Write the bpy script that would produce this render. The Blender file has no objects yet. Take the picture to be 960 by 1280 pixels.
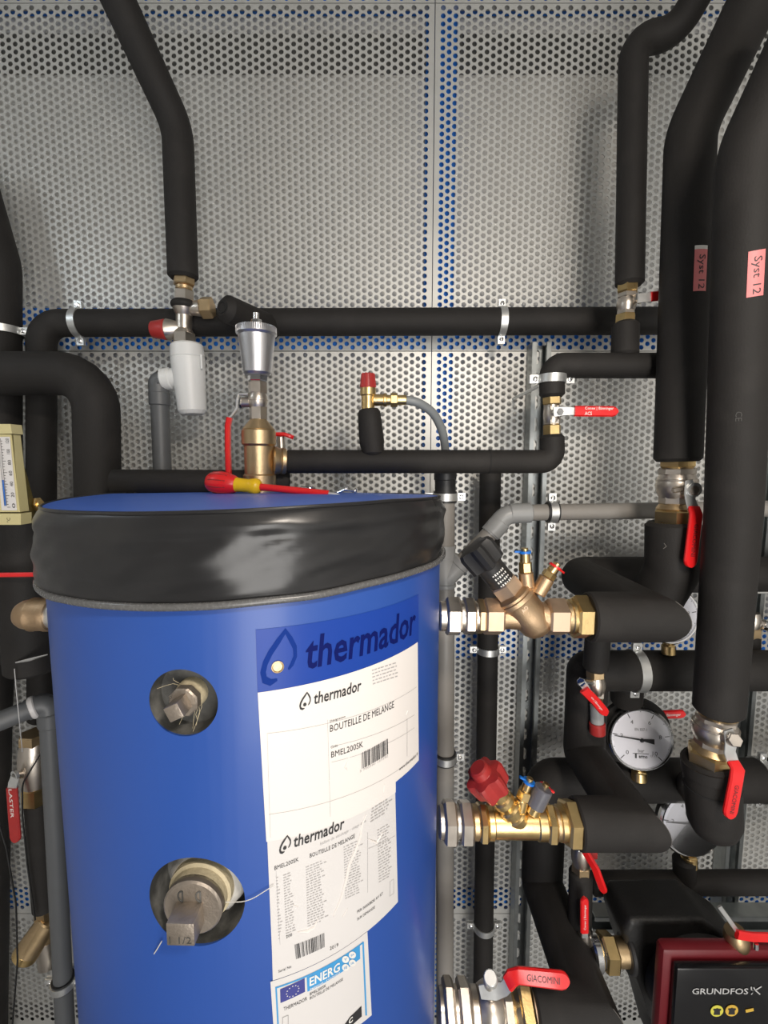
import bpy, bmesh, math, random
import numpy as np
from mathutils import Vector, Matrix, noise
random.seed(7)
V = Vector
S = bpy.context.scene
COL = S.collection
PI = math.pi

# ---------------------------------------------------------------- camera, world, light, exposure
F, TH = 575.0, math.radians(5.88)          # focal length in pixels of a 960x1280 frame, downward pitch
CAM = V((0, 0, 1.65))
cd = bpy.data.cameras.new('camera'); cam = bpy.data.objects.new('camera', cd); COL.objects.link(cam)
cam.location = CAM; cam.rotation_euler = (PI/2 - TH, 0, 0)
cd.sensor_fit = 'VERTICAL'; cd.sensor_height = 24; cd.lens = F/1280*24; cd.clip_start = 0.02
S.camera = cam
S.view_settings.view_transform = 'Standard'; S.view_settings.look = 'None'
S.view_settings.gamma = 1; S.view_settings.use_curve_mapping = False
S.view_settings.exposure = -0.25
w = bpy.data.worlds.new('world'); S.world = w; w.use_nodes = True
bg = w.node_tree.nodes['Background']; bg.inputs[0].default_value = (0.62, 0.78, 1.0, 1); bg.inputs[1].default_value = 1.0

def lamp(name, loc, target, sx, sy, watts, col):
    l = bpy.data.lights.new(name, 'AREA'); l.shape = 'RECTANGLE'; l.size = sx; l.size_y = sy; l.energy = watts; l.color = col
    o = bpy.data.objects.new(name, l); COL.objects.link(o); o.location = loc
    o.rotation_euler = (V(target) - V(loc)).to_track_quat('-Z', 'Y').to_euler(); return o
WARM = (1.0, 0.93, 0.82)
LAMPS = [((-1.14, 0.42, 2.28), .05, 32, (.82, .92, 1.0))]   # hanging globe lamp: place, radius, emission strength, colour
FLOOD, FLOOD_DIR, FLOOD_E = (0.34, -0.30, 2.22), (0.04, 0.50, -0.86), 185     # work light on the ceiling, aimed down at the pipework
lamp('doorway_daylight', (0.44, -1.63, 1.03), (0.44, 1.0, 1.03), 1.0, 2.0, 54, (1.0, 0.95, 0.88))

# ---------------------------------------------------------------- helpers
fwd = V((0, math.cos(TH), -math.sin(TH))); upv = V((0, math.sin(TH), math.cos(TH)))
def ray(px, py): return V(((px-480)/F, 0, 0)) + fwd + upv*((640-py)/F)
def P(px, py, Y):
    d = ray(px, py); return CAM + d*(Y/d.y)
def PX(n, p): return n*((V(p)-CAM).dot(fwd))/F
def nrm(v): return V(v).normalized()
X, Yv, Z = V((1, 0, 0)), V((0, 1, 0)), V((0, 0, 1))

def basis(d, ref=None):
    d = nrm(d); r = V(ref) if ref is not None else (Z if abs(d.z) < 0.9 else Yv)
    u = (r - d*r.dot(d)).normalized(); return u, d.cross(u)

class MB:
    def __init__(s): s.v = []; s.f = []; s.m = []
    def add(s, vs, fs, mi=0):
        n = len(s.v); s.v += [tuple(q) for q in vs]; s.f += [tuple(i+n for i in f) for f in fs]; s.m += [mi]*len(fs); return s
    def lathe(s, o, d, prof, seg=24, mi=0, phase=0.0, ref=None, cap=True, sq=None):
        o = V(o); d = nrm(d); u, v = basis(d, ref); vs = []; fs = []
        for t, r in prof:
            for k in range(seg):
                a = phase + 2*PI*k/seg; vs.append(o + d*t + (u*math.cos(a) + v*math.sin(a))*r)
        for i in range(len(prof)-1):
            for k in range(seg):
                k2 = (k+1) % seg; fs.append((i*seg+k, i*seg+k2, (i+1)*seg+k2, (i+1)*seg+k))
        if cap:
            fs.append(tuple(range(seg))[::-1]); fs.append(tuple((len(prof)-1)*seg + k for k in range(seg)))
        return s.add(vs, fs, mi)
    def cyl(s, a, b, r, seg=24, mi=0, c=None, r2=None, **k):
        a, b = V(a), V(b); L = (b-a).length; r2 = r if r2 is None else r2
        c = min(0.12*r, 0.2*L) if c is None else c
        return s.lathe(a, b-a, [(0, r-c), (c, r), (L-c, r2), (L, r2-c)], seg, mi, **k)
    def hexn(s, a, b, r, mi=0, seg=6, phase=PI/6, **k):      # r = across-flats radius
        R = r/math.cos(PI/seg); a, b = V(a), V(b); L = (b-a).length; c = min(0.1*R, 0.25*L)
        return s.lathe(a, b-a, [(0, R*0.9), (c, R), (L-c, R), (L, R*0.9)], seg, mi, phase=phase, **k)
    def ring(s, o, d, R, r, wid, seg=32, mi=0):              # band: outer R, inner r
        return s.lathe(V(o)-nrm(d)*wid/2, d, [(0, r), (0, R), (wid, R), (wid, r), (0, r)], seg, mi, cap=False)
    def tube(s, path, r, seg=20, mi=0, chamfer=0.0, cap=True):
        path = [V(p) for p in path]; n = len(path)
        rs = list(r) if isinstance(r, (list, tuple)) else [r]*n
        if chamfer:
            d0 = (path[1]-path[0]).normalized(); d1 = (path[-1]-path[-2]).normalized()
            path = [path[0], path[0]+d0*chamfer] + path[1:-1] + [path[-1]-d1*chamfer, path[-1]]
            rs = [rs[0]-chamfer, rs[0]] + rs[1:-1] + [rs[-1], rs[-1]-chamfer]; n = len(path)
        dirs = [(path[i+1]-path[i]).normalized() for i in range(n-1)]
        u, v = basis(dirs[0]); vs = []; fs = []
        for i in range(n):
            din = dirs[max(i-1, 0)]; dout = dirs[min(i, n-2)]
            t = (din+dout).normalized() if (din+dout).length > 1e-6 else din
            if i > 1:
                q = dirs[i-2].rotation_difference(dirs[i-1]); u = q @ u; v = q @ v
            for k in range(seg):
                a = 2*PI*k/seg; e = (u*math.cos(a)+v*math.sin(a))*rs[i]
                e -= din*(e.dot(t)/max(din.dot(t), 0.2)); vs.append(path[i]+e)
        for i in range(n-1):
            for k in range(seg):
                k2 = (k+1) % seg; fs.append((i*seg+k, i*seg+k2, (i+1)*seg+k2, (i+1)*seg+k))
        if cap: fs.append(tuple(range(seg))[::-1]); fs.append(tuple((n-1)*seg+k for k in range(seg)))
        return s.add(vs, fs, mi)
    def box(s, c, size, ax=None, mi=0, bev=0.0):
        c = V(c); ax = ax or (X, Yv, Z); h = [q/2 for q in size]
        if bev > 0:
            bm = bmesh.new(); bmesh.ops.create_cube(bm, size=1)
            for q in bm.verts: q.co = V((q.co.x*size[0], q.co.y*size[1], q.co.z*size[2]))
            bmesh.ops.bevel(bm, geom=bm.edges[:], offset=bev, segments=2, affect='EDGES', profile=0.5)
            bm.verts.ensure_lookup_table()
            vs = [c + ax[0]*q.co.x + ax[1]*q.co.y + ax[2]*q.co.z for q in bm.verts]
            fs = [[q.index for q in f.verts] for f in bm.faces]; bm.free(); return s.add(vs, fs, mi)
        vs = [c + ax[0]*(i*h[0]) + ax[1]*(j*h[1]) + ax[2]*(k*h[2]) for i in (-1, 1) for j in (-1, 1) for k in (-1, 1)]
        return s.add(vs, [(0, 1, 3, 2), (4, 6, 7, 5), (0, 4, 5, 1), (2, 3, 7, 6), (0, 2, 6, 4), (1, 5, 7, 3)], mi)
    def prism(s, poly, o, ux, uy, th, mi=0):
        o, ux, uy = V(o), V(ux), V(uy); nn = ux.cross(uy).normalized()*th; n = len(poly)
        a = [o+ux*p[0]+uy*p[1] for p in poly]
        return s.add(a + [q+nn for q in a], [tuple(range(n))[::-1], tuple(range(n, 2*n))] + [(i, (i+1) % n, n+(i+1) % n, n+i) for i in range(n)], mi)
    def strip(s, path, wdir, wid, th, mi=0):                  # flat bar with chamfered section
        path = [V(p) for p in path]; n = len(path); vs = []; fs = []
        ws = wid if isinstance(wid, (list, tuple)) else [wid]*n
        for i in range(n):
            t = (path[min(i+1, n-1)]-path[max(i-1, 0)]).normalized()
            wv = (V(wdir)-t*V(wdir).dot(t)).normalized(); nn = t.cross(wv)
            h = ws[i]/2; g = th/2; c = min(g*0.6, h*0.5)
            for a, b in ((-h, -g+c), (-h+c, -g), (h-c, -g), (h, -g+c), (h, g-c), (h-c, g), (-h+c, g), (-h, g-c)):
                vs.append(path[i]+wv*a+nn*b)
        for i in range(n-1):
            for k in range(8): fs.append((i*8+k, i*8+(k+1) % 8, (i+1)*8+(k+1) % 8, (i+1)*8+k))
        fs += [tuple(range(8))[::-1], tuple((n-1)*8+k for k in range(8))]
        return s.add(vs, fs, mi)

def fil(pts, rad, n=7):
    pts = [V(p) for p in pts]; out = [pts[0]]
    for i in range(1, len(pts)-1):
        r = rad[i-1] if isinstance(rad, (list, tuple)) else rad
        a, b, c = pts[i-1], pts[i], pts[i+1]; d0 = (a-b).normalized(); d1 = (c-b).normalized()
        ang = d0.angle(d1)
        if ang > PI-0.02 or r <= 0: out.append(b); continue
        L = min(r/math.tan(ang/2), 0.49*(a-b).length, 0.49*(c-b).length); rr = L*math.tan(ang/2)
        ctr = b+(d0+d1).normalized()*(rr/math.sin(ang/2)); p0 = b+d0*L; p1 = b+d1*L
        q = (p0-ctr).rotation_difference(p1-ctr)
        for k in range(n+1):
            out.append(ctr + Matrix.Rotation(0, 3, 'X') @ (p0-ctr).lerp(p1-ctr, k/n).normalized()*rr)
    out.append(pts[-1]); return out

ORG = {}
def _mesh(name, mb, mats, org, ang=38):
    me = bpy.data.meshes.new(name)
    me.from_pydata([(p[0]-org.x, p[1]-org.y, p[2]-org.z) for p in mb.v], [], mb.f)
    for m in (mats if isinstance(mats, (list, tuple)) else [mats]): me.materials.append(m)
    me.polygons.foreach_set('material_index', mb.m)
    me.polygons.foreach_set('use_smooth', [True]*len(mb.f))
    me.update(); me.set_sharp_from_angle(angle=math.radians(ang)); return me
def tag(o, label=None, cat=None, group=None, kind=None):
    for k, val in (('label', label), ('category', cat), ('group', group), ('kind', kind)):
        if val: o[k] = val
    return o
def thing(name, label, cat, loc, group=None, kind=None):
    o = bpy.data.objects.new(name, None); COL.objects.link(o); o.location = loc; o.empty_display_size = 0.03
    ORG[o.name] = V(loc); return tag(o, label, cat, group, kind)
STUFF = {'printed_lines', 'small_print', 'figure_column', 'barcode', 'tick_marks', 'hemp_strands', 'star_ring'}
def part(name, mb, mats, parent, label=None, kind=None, ang=38):
    kind = kind or ('stuff' if name in STUFF else None)
    org = ORG[parent.name]; o = bpy.data.objects.new(name, _mesh(name, mb, mats, org, ang)); COL.objects.link(o)
    o.parent = parent; ORG[o.name] = org; return tag(o, label, kind=kind)
def single(name, mb, mats, label, cat, group=None, kind=None, ang=38):
    a = np.array(mb.v); org = V(((a[:, 0].min()+a[:, 0].max())/2, (a[:, 1].min()+a[:, 1].max())/2, a[:, 2].min()))
    o = bpy.data.objects.new(name, _mesh(name, mb, mats, org, ang)); COL.objects.link(o); o.location = org
    ORG[o.name] = org; return tag(o, label, cat, group, kind)

# ---------------------------------------------------------------- materials
def mat(name, col, rough=0.5, metal=0.0, var=0.12, vs=30.0, bump=0.0, bs=200.0, coat=0.0, spec=0.5, rv=0.08, dirt=None, ds=6.0, da=0.5):
    m = bpy.data.materials.new(name); m.use_nodes = True; nt = m.node_tree; N = nt.nodes; L = nt.links
    b = N['Principled BSDF']; b.inputs['Metallic'].default_value = metal; b.inputs['Specular IOR Level'].default_value = spec
    b.inputs['Coat Weight'].default_value = coat; b.inputs['Coat Roughness'].default_value = 0.15
    tc = N.new('ShaderNodeTexCoord'); n1 = N.new('ShaderNodeTexNoise'); n1.inputs['Scale'].default_value = vs; n1.inputs['Detail'].default_value = 4
    L.new(tc.outputs['Object'], n1.inputs['Vector'])
    mx = N.new('ShaderNodeMix'); mx.data_type = 'RGBA'
    mx.inputs[6].default_value = tuple(c*(1-var) for c in col)+(1,); mx.inputs[7].default_value = tuple(min(1, c*(1+var)) for c in col)+(1,)
    L.new(n1.outputs['Fac'], mx.inputs[0]); out = mx.outputs[2]
    if dirt:
        n3 = N.new('ShaderNodeTexNoise'); n3.inputs['Scale'].default_value = ds; n3.inputs['Detail'].default_value = 6
        L.new(tc.outputs['Object'], n3.inputs['Vector']); cr = N.new('ShaderNodeMapRange'); cr.inputs[1].default_value = 0.5; cr.inputs[2].default_value = 0.75
        cr.inputs[4].default_value = da; L.new(n3.outputs['Fac'], cr.inputs[0])
        m2 = N.new('ShaderNodeMix'); m2.data_type = 'RGBA'; L.new(cr.outputs[0], m2.inputs[0]); L.new(out, m2.inputs[6]); m2.inputs[7].default_value = tuple(dirt)+(1,); out = m2.outputs[2]
    L.new(out, b.inputs['Base Color'])
    mr = N.new('ShaderNodeMapRange'); mr.inputs[3].default_value = max(0.02, rough-rv); mr.inputs[4].default_value = min(1, rough+rv)
    L.new(n1.outputs['Fac'], mr.inputs[0]); L.new(mr.outputs[0], b.inputs['Roughness'])
    if bump:
        n2 = N.new('ShaderNodeTexNoise'); n2.inputs['Scale'].default_value = bs; n2.inputs['Detail'].default_value = 3
        L.new(tc.outputs['Object'], n2.inputs['Vector']); bp = N.new('ShaderNodeBump'); bp.inputs['Strength'].default_value = bump; bp.inputs['Distance'].default_value = 0.002
        L.new(n2.outputs['Fac'], bp.inputs['Height']); L.new(bp.outputs[0], b.inputs['Normal'])
    return m
FOAM = mat('black_foam', (0.018, 0.0165, 0.0155), 0.70, var=0.2, vs=9, bump=0.2, bs=420, spec=0.3, dirt=(0.034, 0.031, 0.029), ds=14, da=0.5)
FOAMCUT = mat('foam_cut', (0.012, 0.012, 0.012), 0.9)
CREASE = mat('pale_scuff', (0.13, 0.12, 0.11), 0.8)
BRASS = mat('brass', (0.74, 0.54, 0.25), 0.30, 1.0, var=0.15, vs=40, bump=0.06, bs=300)
BRASSD = mat('dull_brass', (0.58, 0.43, 0.25), 0.40, 1.0, var=0.18, vs=40, bump=0.12, bs=260)
BRONZE = mat('cast_bronze', (0.58, 0.41, 0.255), 0.46, 1.0, var=0.14, vs=60, bump=0.22, bs=500)
BRONZED = mat('faced_bronze', (0.62, 0.47, 0.34), 0.50, 1.0, var=0.1, vs=80, bump=0.05, bs=400)
NICKEL = mat('nickel', (0.64, 0.58, 0.51), 0.35, 1.0, var=0.1, vs=40, bump=0.05, bs=300)
CHROME = mat('chrome', (0.78, 0.78, 0.78), 0.16, 1.0, var=0.05)
ALU = mat('cast_aluminium', (0.66, 0.66, 0.68), 0.36, 1.0, var=0.1, bump=0.1, bs=400)
ZINC = mat('zinc', (0.70, 0.71, 0.70), 0.40, 0.85, var=0.15, vs=60)
GALV = mat('galvanised', (0.60, 0.60, 0.575), 0.48, 0.48, var=0.08, vs=14, rv=0.06)
RAIL = mat('rail_steel', (0.34, 0.36, 0.36), 0.36, 1.0, var=0.25, vs=30)
RED = mat('red_plastic', (0.72, 0.012, 0.014), 0.32, var=0.08, coat=0.4)
REDM = mat('matt_red_plastic', (0.36, 0.026, 0.024), 0.42, var=0.15, vs=60)
PVC = mat('grey_pvc', (0.25, 0.235, 0.215), 0.45, var=0.05)
PVCL = mat('pale_grey_pvc', (0.29, 0.295, 0.295), 0.38, var=0.05)
PVCD = mat('dark_grey_pvc', (0.105, 0.11, 0.115), 0.45, var=0.08)
HOSE = mat('grey_hose', (0.20, 0.215, 0.22), 0.45, var=0.05)
WHITEP = mat('white_plastic', (0.72, 0.73, 0.72), 0.38, var=0.03)
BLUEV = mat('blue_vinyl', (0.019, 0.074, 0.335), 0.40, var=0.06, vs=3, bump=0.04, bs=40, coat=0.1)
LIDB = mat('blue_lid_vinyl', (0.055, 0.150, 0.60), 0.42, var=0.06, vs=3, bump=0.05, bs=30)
BLACKV = mat('black_vinyl', (0.015, 0.015, 0.016), 0.29, var=0.2, vs=5, bump=0.3, bs=14, dirt=(0.05, 0.047, 0.043), ds=9, da=0.35)
TRIM = mat('black_piping', (0.11, 0.11, 0.11), 0.26, var=0.4, vs=300)
BLACKP = mat('black_plastic', (0.018, 0.018, 0.019), 0.45, var=0.1, bump=0.1, bs=400)
GREYP = mat('charcoal_plastic', (0.045, 0.045, 0.047), 0.42, var=0.1)
PAPER = mat('label_paper', (0.76, 0.72, 0.69), 0.45, var=0.02, vs=5)
PAPERG = mat('label_paper_grey', (0.66, 0.64, 0.63), 0.42, var=0.02, vs=5)
INK = mat('black_ink', (0.02, 0.02, 0.022), 0.5)
INKG = mat('grey_ink', (0.40, 0.39, 0.39), 0.5)
NAVY = mat('navy_ink', (0.003, 0.008, 0.10), 0.6, spec=0.1)
STICK = mat('blue_sticker', (0.011, 0.050, 0.31), 0.35, var=0.05, vs=6, spec=0.25)
DROPB = mat('mid_blue_ink', (0.004, 0.030, 0.22), 0.6, spec=0.1)
CYAN = mat('cyan_print', (0.05, 0.30, 0.62), 0.4)
EUBL = mat('flag_blue', (0.05, 0.055, 0.25), 0.4)
YEL = mat('yellow_plastic', (0.80, 0.50, 0.01), 0.35)
YINK = mat('yellow_ink', (0.62, 0.58, 0.08), 0.4)
AINK = mat('amber_ink', (0.62, 0.40, 0.06), 0.4)
WINK = mat('white_ink', (0.78, 0.76, 0.72), 0.4)
GINK = mat('silver_ink', (0.45, 0.45, 0.45), 0.4)
PINK = mat('pink_label', (0.72, 0.21, 0.21), 0.45, var=0.05)
FRAMEB = mat('blue_frame_paint', (0.02, 0.22, 0.80), 0.4, var=0.1)
BACK = mat('grey_backing', (0.62, 0.61, 0.585), 0.7, var=0.1, vs=4)
BLUET = mat('blue_tag', (0.01, 0.16, 0.62), 0.35)
CREAM = mat('cream_enamel', (0.56, 0.50, 0.26), 0.4, var=0.06)
OLIVE = mat('olive_enamel', (0.30, 0.25, 0.09), 0.4, var=0.1)
STEEL = mat('plug_steel', (0.36, 0.31, 0.26), 0.42, 0.75, var=0.2, vs=60, bump=0.25, bs=300)
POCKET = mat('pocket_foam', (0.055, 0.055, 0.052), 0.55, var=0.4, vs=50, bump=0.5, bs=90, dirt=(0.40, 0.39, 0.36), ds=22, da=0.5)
HEMP = mat('hemp', (0.52, 0.45, 0.30), 0.8, var=0.3, vs=120, bump=0.4, bs=300)
SEAL = mat('white_sealant', (0.62, 0.60, 0.56), 0.55, var=0.1, vs=60, bump=0.4, bs=120)
PLASTIC_WIRE = mat('black_cable', (0.012, 0.012, 0.012), 0.4)
PUMPR = mat('pump_red', (0.13, 0.005, 0.010), 0.45, var=0.15, vs=40)
FLOORM = mat('floor_paint', (0.22, 0.22, 0.22), 0.6, var=0.15, vs=8)
WALLM = mat('wall_panel_grey', (0.42, 0.42, 0.41), 0.55, var=0.05, vs=4)
WALLD = mat('side_panel_grey', (0.48, 0.48, 0.47), 0.6, var=0.05, vs=4)
DIAL = mat('dial_white', (0.74, 0.74, 0.80), 0.4, var=0.01)
def glass_mat():
    m = bpy.data.materials.new('clear_glass'); m.use_nodes = True; nt = m.node_tree; nt.nodes.clear()
    o = nt.nodes.new('ShaderNodeOutputMaterial'); mx = nt.nodes.new('ShaderNodeMixShader'); t = nt.nodes.new('ShaderNodeBsdfTransparent'); g = nt.nodes.new('ShaderNodeBsdfGlossy')
    fr = nt.nodes.new('ShaderNodeFresnel'); fr.inputs[0].default_value = 1.45; g.inputs['Roughness'].default_value = 0.05
    nt.links.new(fr.outputs[0], mx.inputs[0]); nt.links.new(t.outputs[0], mx.inputs[1]); nt.links.new(g.outputs[0], mx.inputs[2]); nt.links.new(mx.outputs[0], o.inputs[0]); return m
GLASS = glass_mat()
def emit_mat(st, lc):
    m = mat('lamp_globe', (0.9, 0.9, 0.88), 0.5); b = m.node_tree.nodes['Principled BSDF']
    b.inputs['Emission Color'].default_value = lc+(1,); b.inputs['Emission Strength'].default_value = st; return m

# ---------------------------------------------------------------- lettering
_tc = {}
def glyphs(txt, bold=0.0, shear=0.0, space=1.0):
    key = (txt, bold, shear, space)
    if key not in _tc:
        c = bpy.data.curves.new('t', 'FONT'); c.body = txt; c.size = 1; c.offset = bold; c.shear = shear; c.resolution_u = 2; c.space_character = space
        o = bpy.data.objects.new('t', c); COL.objects.link(o); bpy.context.view_layer.update()
        me = bpy.data.meshes.new_from_object(o.evaluated_get(bpy.context.evaluated_depsgraph_get()))
        vs = np.array([q.co[:2] for q in me.vertices]); fs = [tuple(p.vertices) for p in me.polygons]
        bpy.data.objects.remove(o); bpy.data.curves.remove(c); bpy.data.meshes.remove(me)
        mn, mxx = vs.min(0), vs.max(0); _tc[key] = ((vs-mn)/(mxx-mn), fs, (mxx-mn)[0]/(mxx-mn)[1])
    return _tc[key]
def text_flat(name, txt, o, ux, uy, m, parent, bold=0.0, shear=0.0, fn=None, space=1.0):   # ux, uy: full width / height vectors
    uv, fs, _ = glyphs(txt, bold, shear, space); o, ux, uy = V(o), V(ux), V(uy)
    mb = MB(); mb.add([o+ux*a+uy*b if fn is None else fn(a, b) for a, b in uv], fs); return part(name, mb, m, parent)

# ---------------------------------------------------------------- the room
WY = 1.20                                                # face of the perforated wall
PIT = 7.2*WY/F/0.866                                     # hole pitch
def perf_panel(x0, x1, z0, z1, y, parent, mar=0.007, mz0=0.0, mz1=0.0):
    mz = mz0+mz1
    cw, p = 0.866*PIT, PIT; hr = 0.342*p; ncol = int((x1-x0-2*mar)/cw); nrow = round((z1-z0-mz)/p); p = (z1-z0-mz)/nrow
    xs = x0+(x1-x0-ncol*cw)/2; zs = z0+mz0
    a, b = cw/2, p/2
    q = [(a, 0), (a, 0.55*b), (a, b), (0, b)]
    outer = [(a, 0), (a, .55*b), (.6*a, b), (0, b), (-.6*a, b), (-a, .55*b), (-a, 0), (-a, -.55*b), (-.6*a, -b), (0, -b), (.6*a, -b), (a, -.55*b)]
    outer = [(a, 0), (a, b*.6), (a, b), (0, b), (-a, b), (-a, b*.6), (-a, 0), (-a, -b*.6), (-a, -b), (0, -b), (a, -b), (a, -b*.6)]
    inner = [(hr*math.cos(k*PI/6), hr*math.sin(k*PI/6)) for k in range(12)]
    outer = np.array(outer); inner = np.array(inner)
    cell = np.zeros((36, 3)); cell[:12, [0, 2]] = outer; cell[12:24, [0, 2]] = inner; cell[24:, [0, 2]] = inner*0.985; cell[24:, 1] = 0.0012
    cf = []
    for k in range(12):
        k2 = (k+1) % 12; cf.append((k, k2, 12+k2, 12+k)); cf.append((12+k, 12+k2, 24+k2, 24+k))
    cf = np.array(cf); cen = []
    for i in range(ncol):
        odd = i % 2
        for j in range(nrow - odd): cen.append((xs+(i+.5)*cw, y, zs+(j+.5+.5*odd)*p))
    cen = np.array(cen); n = len(cen)
    vs = (cell[None]+cen[:, None]).reshape(-1, 3); fs = (cf[None]+(np.arange(n)*36)[:, None, None]).reshape(-1, 4)
    ev, ef = [], []
    def quad(ax, bx, az, bz):
        k = len(vs)+len(ev); ev.extend([(ax, y, az), (bx, y, az), (bx, y, bz), (ax, y, bz)]); ef.append((k, k+1, k+2, k+3))
    for i in range(1, ncol, 2):
        ax = xs+i*cw; quad(ax, ax+cw, zs, zs+b); quad(ax, ax+cw, zs+nrow*p-b, zs+nrow*p)
    xe, ze = xs+ncol*cw, zs+nrow*p
    quad(x0, xs, z0, z1); quad(xe, x1, z0, z1); quad(xs, xe, z0, zs); quad(xs, xe, ze, z1)
    k = len(vs)+len(ev); R = 0.018                        # folded edges
    ev.extend([(x0, y, z0), (x1, y, z0), (x1, y, z1), (x0, y, z1), (x0, y+R, z0), (x1, y+R, z0), (x1, y+R, z1), (x0, y+R, z1)])
    ef += [(k, k+1, k+5, k+4), (k+1, k+2, k+6, k+5), (k+2, k+3, k+7, k+6), (k+3, k, k+4, k+7)]
    vs = np.concatenate([vs, np.array(ev)]); fs = np.concatenate([fs, np.array(ef)])
    org = np.array(ORG[parent.name]); vs = vs-org
    me = bpy.data.meshes.new('perforated_panel'); me.vertices.add(len(vs)); me.vertices.foreach_set('co', vs.ravel())
    me.loops.add(fs.size); me.loops.foreach_set('vertex_index', fs.ravel().astype(np.int32))
    me.polygons.add(len(fs)); me.polygons.foreach_set('loop_start', np.arange(len(fs), dtype=np.int32)*4)
    me.materials.append(GALV); me.update(calc_edges=True); me.shade_flat()
    o = bpy.data.objects.new('perforated_panel', me); COL.objects.link(o); o.parent = parent; return o

XL, XR, ZC, YF = -1.30, 1.30, 2.80, -1.60
wall = thing('wall_back', 'galvanised perforated steel panels lining the back wall', None, (0, WY, 0), kind='structure')
xj = P(541, 300, WY).x; zj = [P(480, 4, WY).z, P(480, 439, WY).z, P(480, 1142, WY).z]
rows = [(zj[0]+.001, ZC), (zj[1]+.001, zj[0]-.001), (zj[2]+.001, zj[1]-.001), (0.0, zj[2]-.001)]
for (z0, z1), (ma, mb_) in zip(rows, ((0, .01), (0, 0), (.010, 0), (.01, .010))):
    perf_panel(XL, xj-.001, z0, z1, WY, wall, mz0=ma, mz1=mb_); perf_panel(xj+.001, XR, z0, z1, WY, wall, mz0=ma, mz1=mb_)
mb = MB(); mb.box((0, WY+.062, 1.4), (XR-XL, .02, 2.8)); part('backing_sheet', mb, BACK, wall)
px0, px1 = P(531, 300, WY+.019).x, P(568, 300, WY+.019).x
mb = MB(); mb.box(((px0+px1)/2, WY+.035, 1.4), (px1-px0, .03, 2.8)); part('frame_post', mb, FRAMEB, wall)
for pya, pyb in ((-14, 5), (385, 437), (776, 822), (1122, 1142)):
    za, zb = P(480, pya, WY+.019).z, P(480, pyb, WY+.019).z
    for xa, xb in ((XL, px0), (px1, XR)):
        mb = MB(); mb.box(((xa+xb)/2, WY+.034, (za+zb)/2), (xb-xa, .03, za-zb)); part('frame_beam', mb, FRAMEB, wall)
za, zb = P(480, 42, WY+.019).z, P(480, 80, WY+.019).z  # shadow band high on the wall, painted as a dark strip behind the holes
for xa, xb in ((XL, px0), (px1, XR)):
    mb = MB(); mb.box(((xa+xb)/2, WY+.034, (za+zb)/2), (xb-xa, .03, za-zb)); part('shade_band', mb, mat('shade_grey', (.17, .17, .16), .5, .3), wall)
def slab(name, c, size, m):
    mb = MB(); mb.box(c, size); o = single(name, mb, m, None, None, kind='structure'); return o
slab('floor', (0, (YF+WY)/2, -.05), (2.9, WY-YF+.5, .1), FLOORM)
slab('ceiling', (0, (YF+WY)/2, ZC+.03), (2.9, WY-YF+.5, .06), WALLD)
slab('wall_left', (XL-.03, (YF+WY)/2, 1.4), (.06, WY-YF+.2, 2.8), WALLD)
slab('wall_right', (XR+.03, (YF+WY)/2, 1.4), (.06, WY-YF+.2, 2.8), WALLD)
wf = thing('wall_front', 'panelled front wall with an open doorway', None, (0, YF-.05, 0), kind='structure')
for c, s_ in (((-.69, YF-.08, 1.4), (1.22, .06, 2.8)), ((1.13, YF-.08, 1.4), (.34, .06, 2.8)), ((.44, YF-.08, 2.43), (1.04, .06, .74))):
    mb = MB(); mb.box(c, s_); part('wall_panel', mb, WALLD, wf)
for i, (p, rg, e, lc) in enumerate(LAMPS):
    t = thing('pendant_lamp', 'round white globe lamp hanging near the left wall', 'lamp', (p[0], p[1], p[2]-rg))
    mb = MB(); mb.cyl((p[0], p[1], p[2]+rg*.8), (p[0], p[1], ZC), .008, 10); mb.cyl((p[0], p[1], p[2]+rg*.75), (p[0], p[1], p[2]+rg*1.3), rg*.6, 20); part('stem', mb, WHITEP, t)
    mb = MB(); mb.lathe(p, Z, [(-rg*math.cos(k*PI/9), rg*math.sin(k*PI/9)+1e-5) for k in range(9)], 18, cap=False); part('globe', mb, emit_mat(e, lc), t)

t = thing('work_light', 'flat rectangular work light hanging behind the viewer', 'lamp', FLOOD)
fd = nrm(FLOOD_DIR); fu, fv = basis(fd); fc = V(FLOOD)
mb = MB(); mb.box(fc-fd*.022, (.16, .24, .04), (fu, fv, fd), bev=.006); mb.cyl(fc-fd*.03, (fc.x, fc.y-.04, ZC), .008, 10); part('housing', mb, GREYP, t)
mb = MB(); mb.add([fc+fu*a*.06+fv*b*.10+fd*.001 for a, b in ((-1, -1), (1, -1), (1, 1), (-1, 1))], [(0, 1, 2, 3)]); part('lit_panel', mb, emit_mat(FLOOD_E, (1.0, .89, .77)), t)

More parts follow.
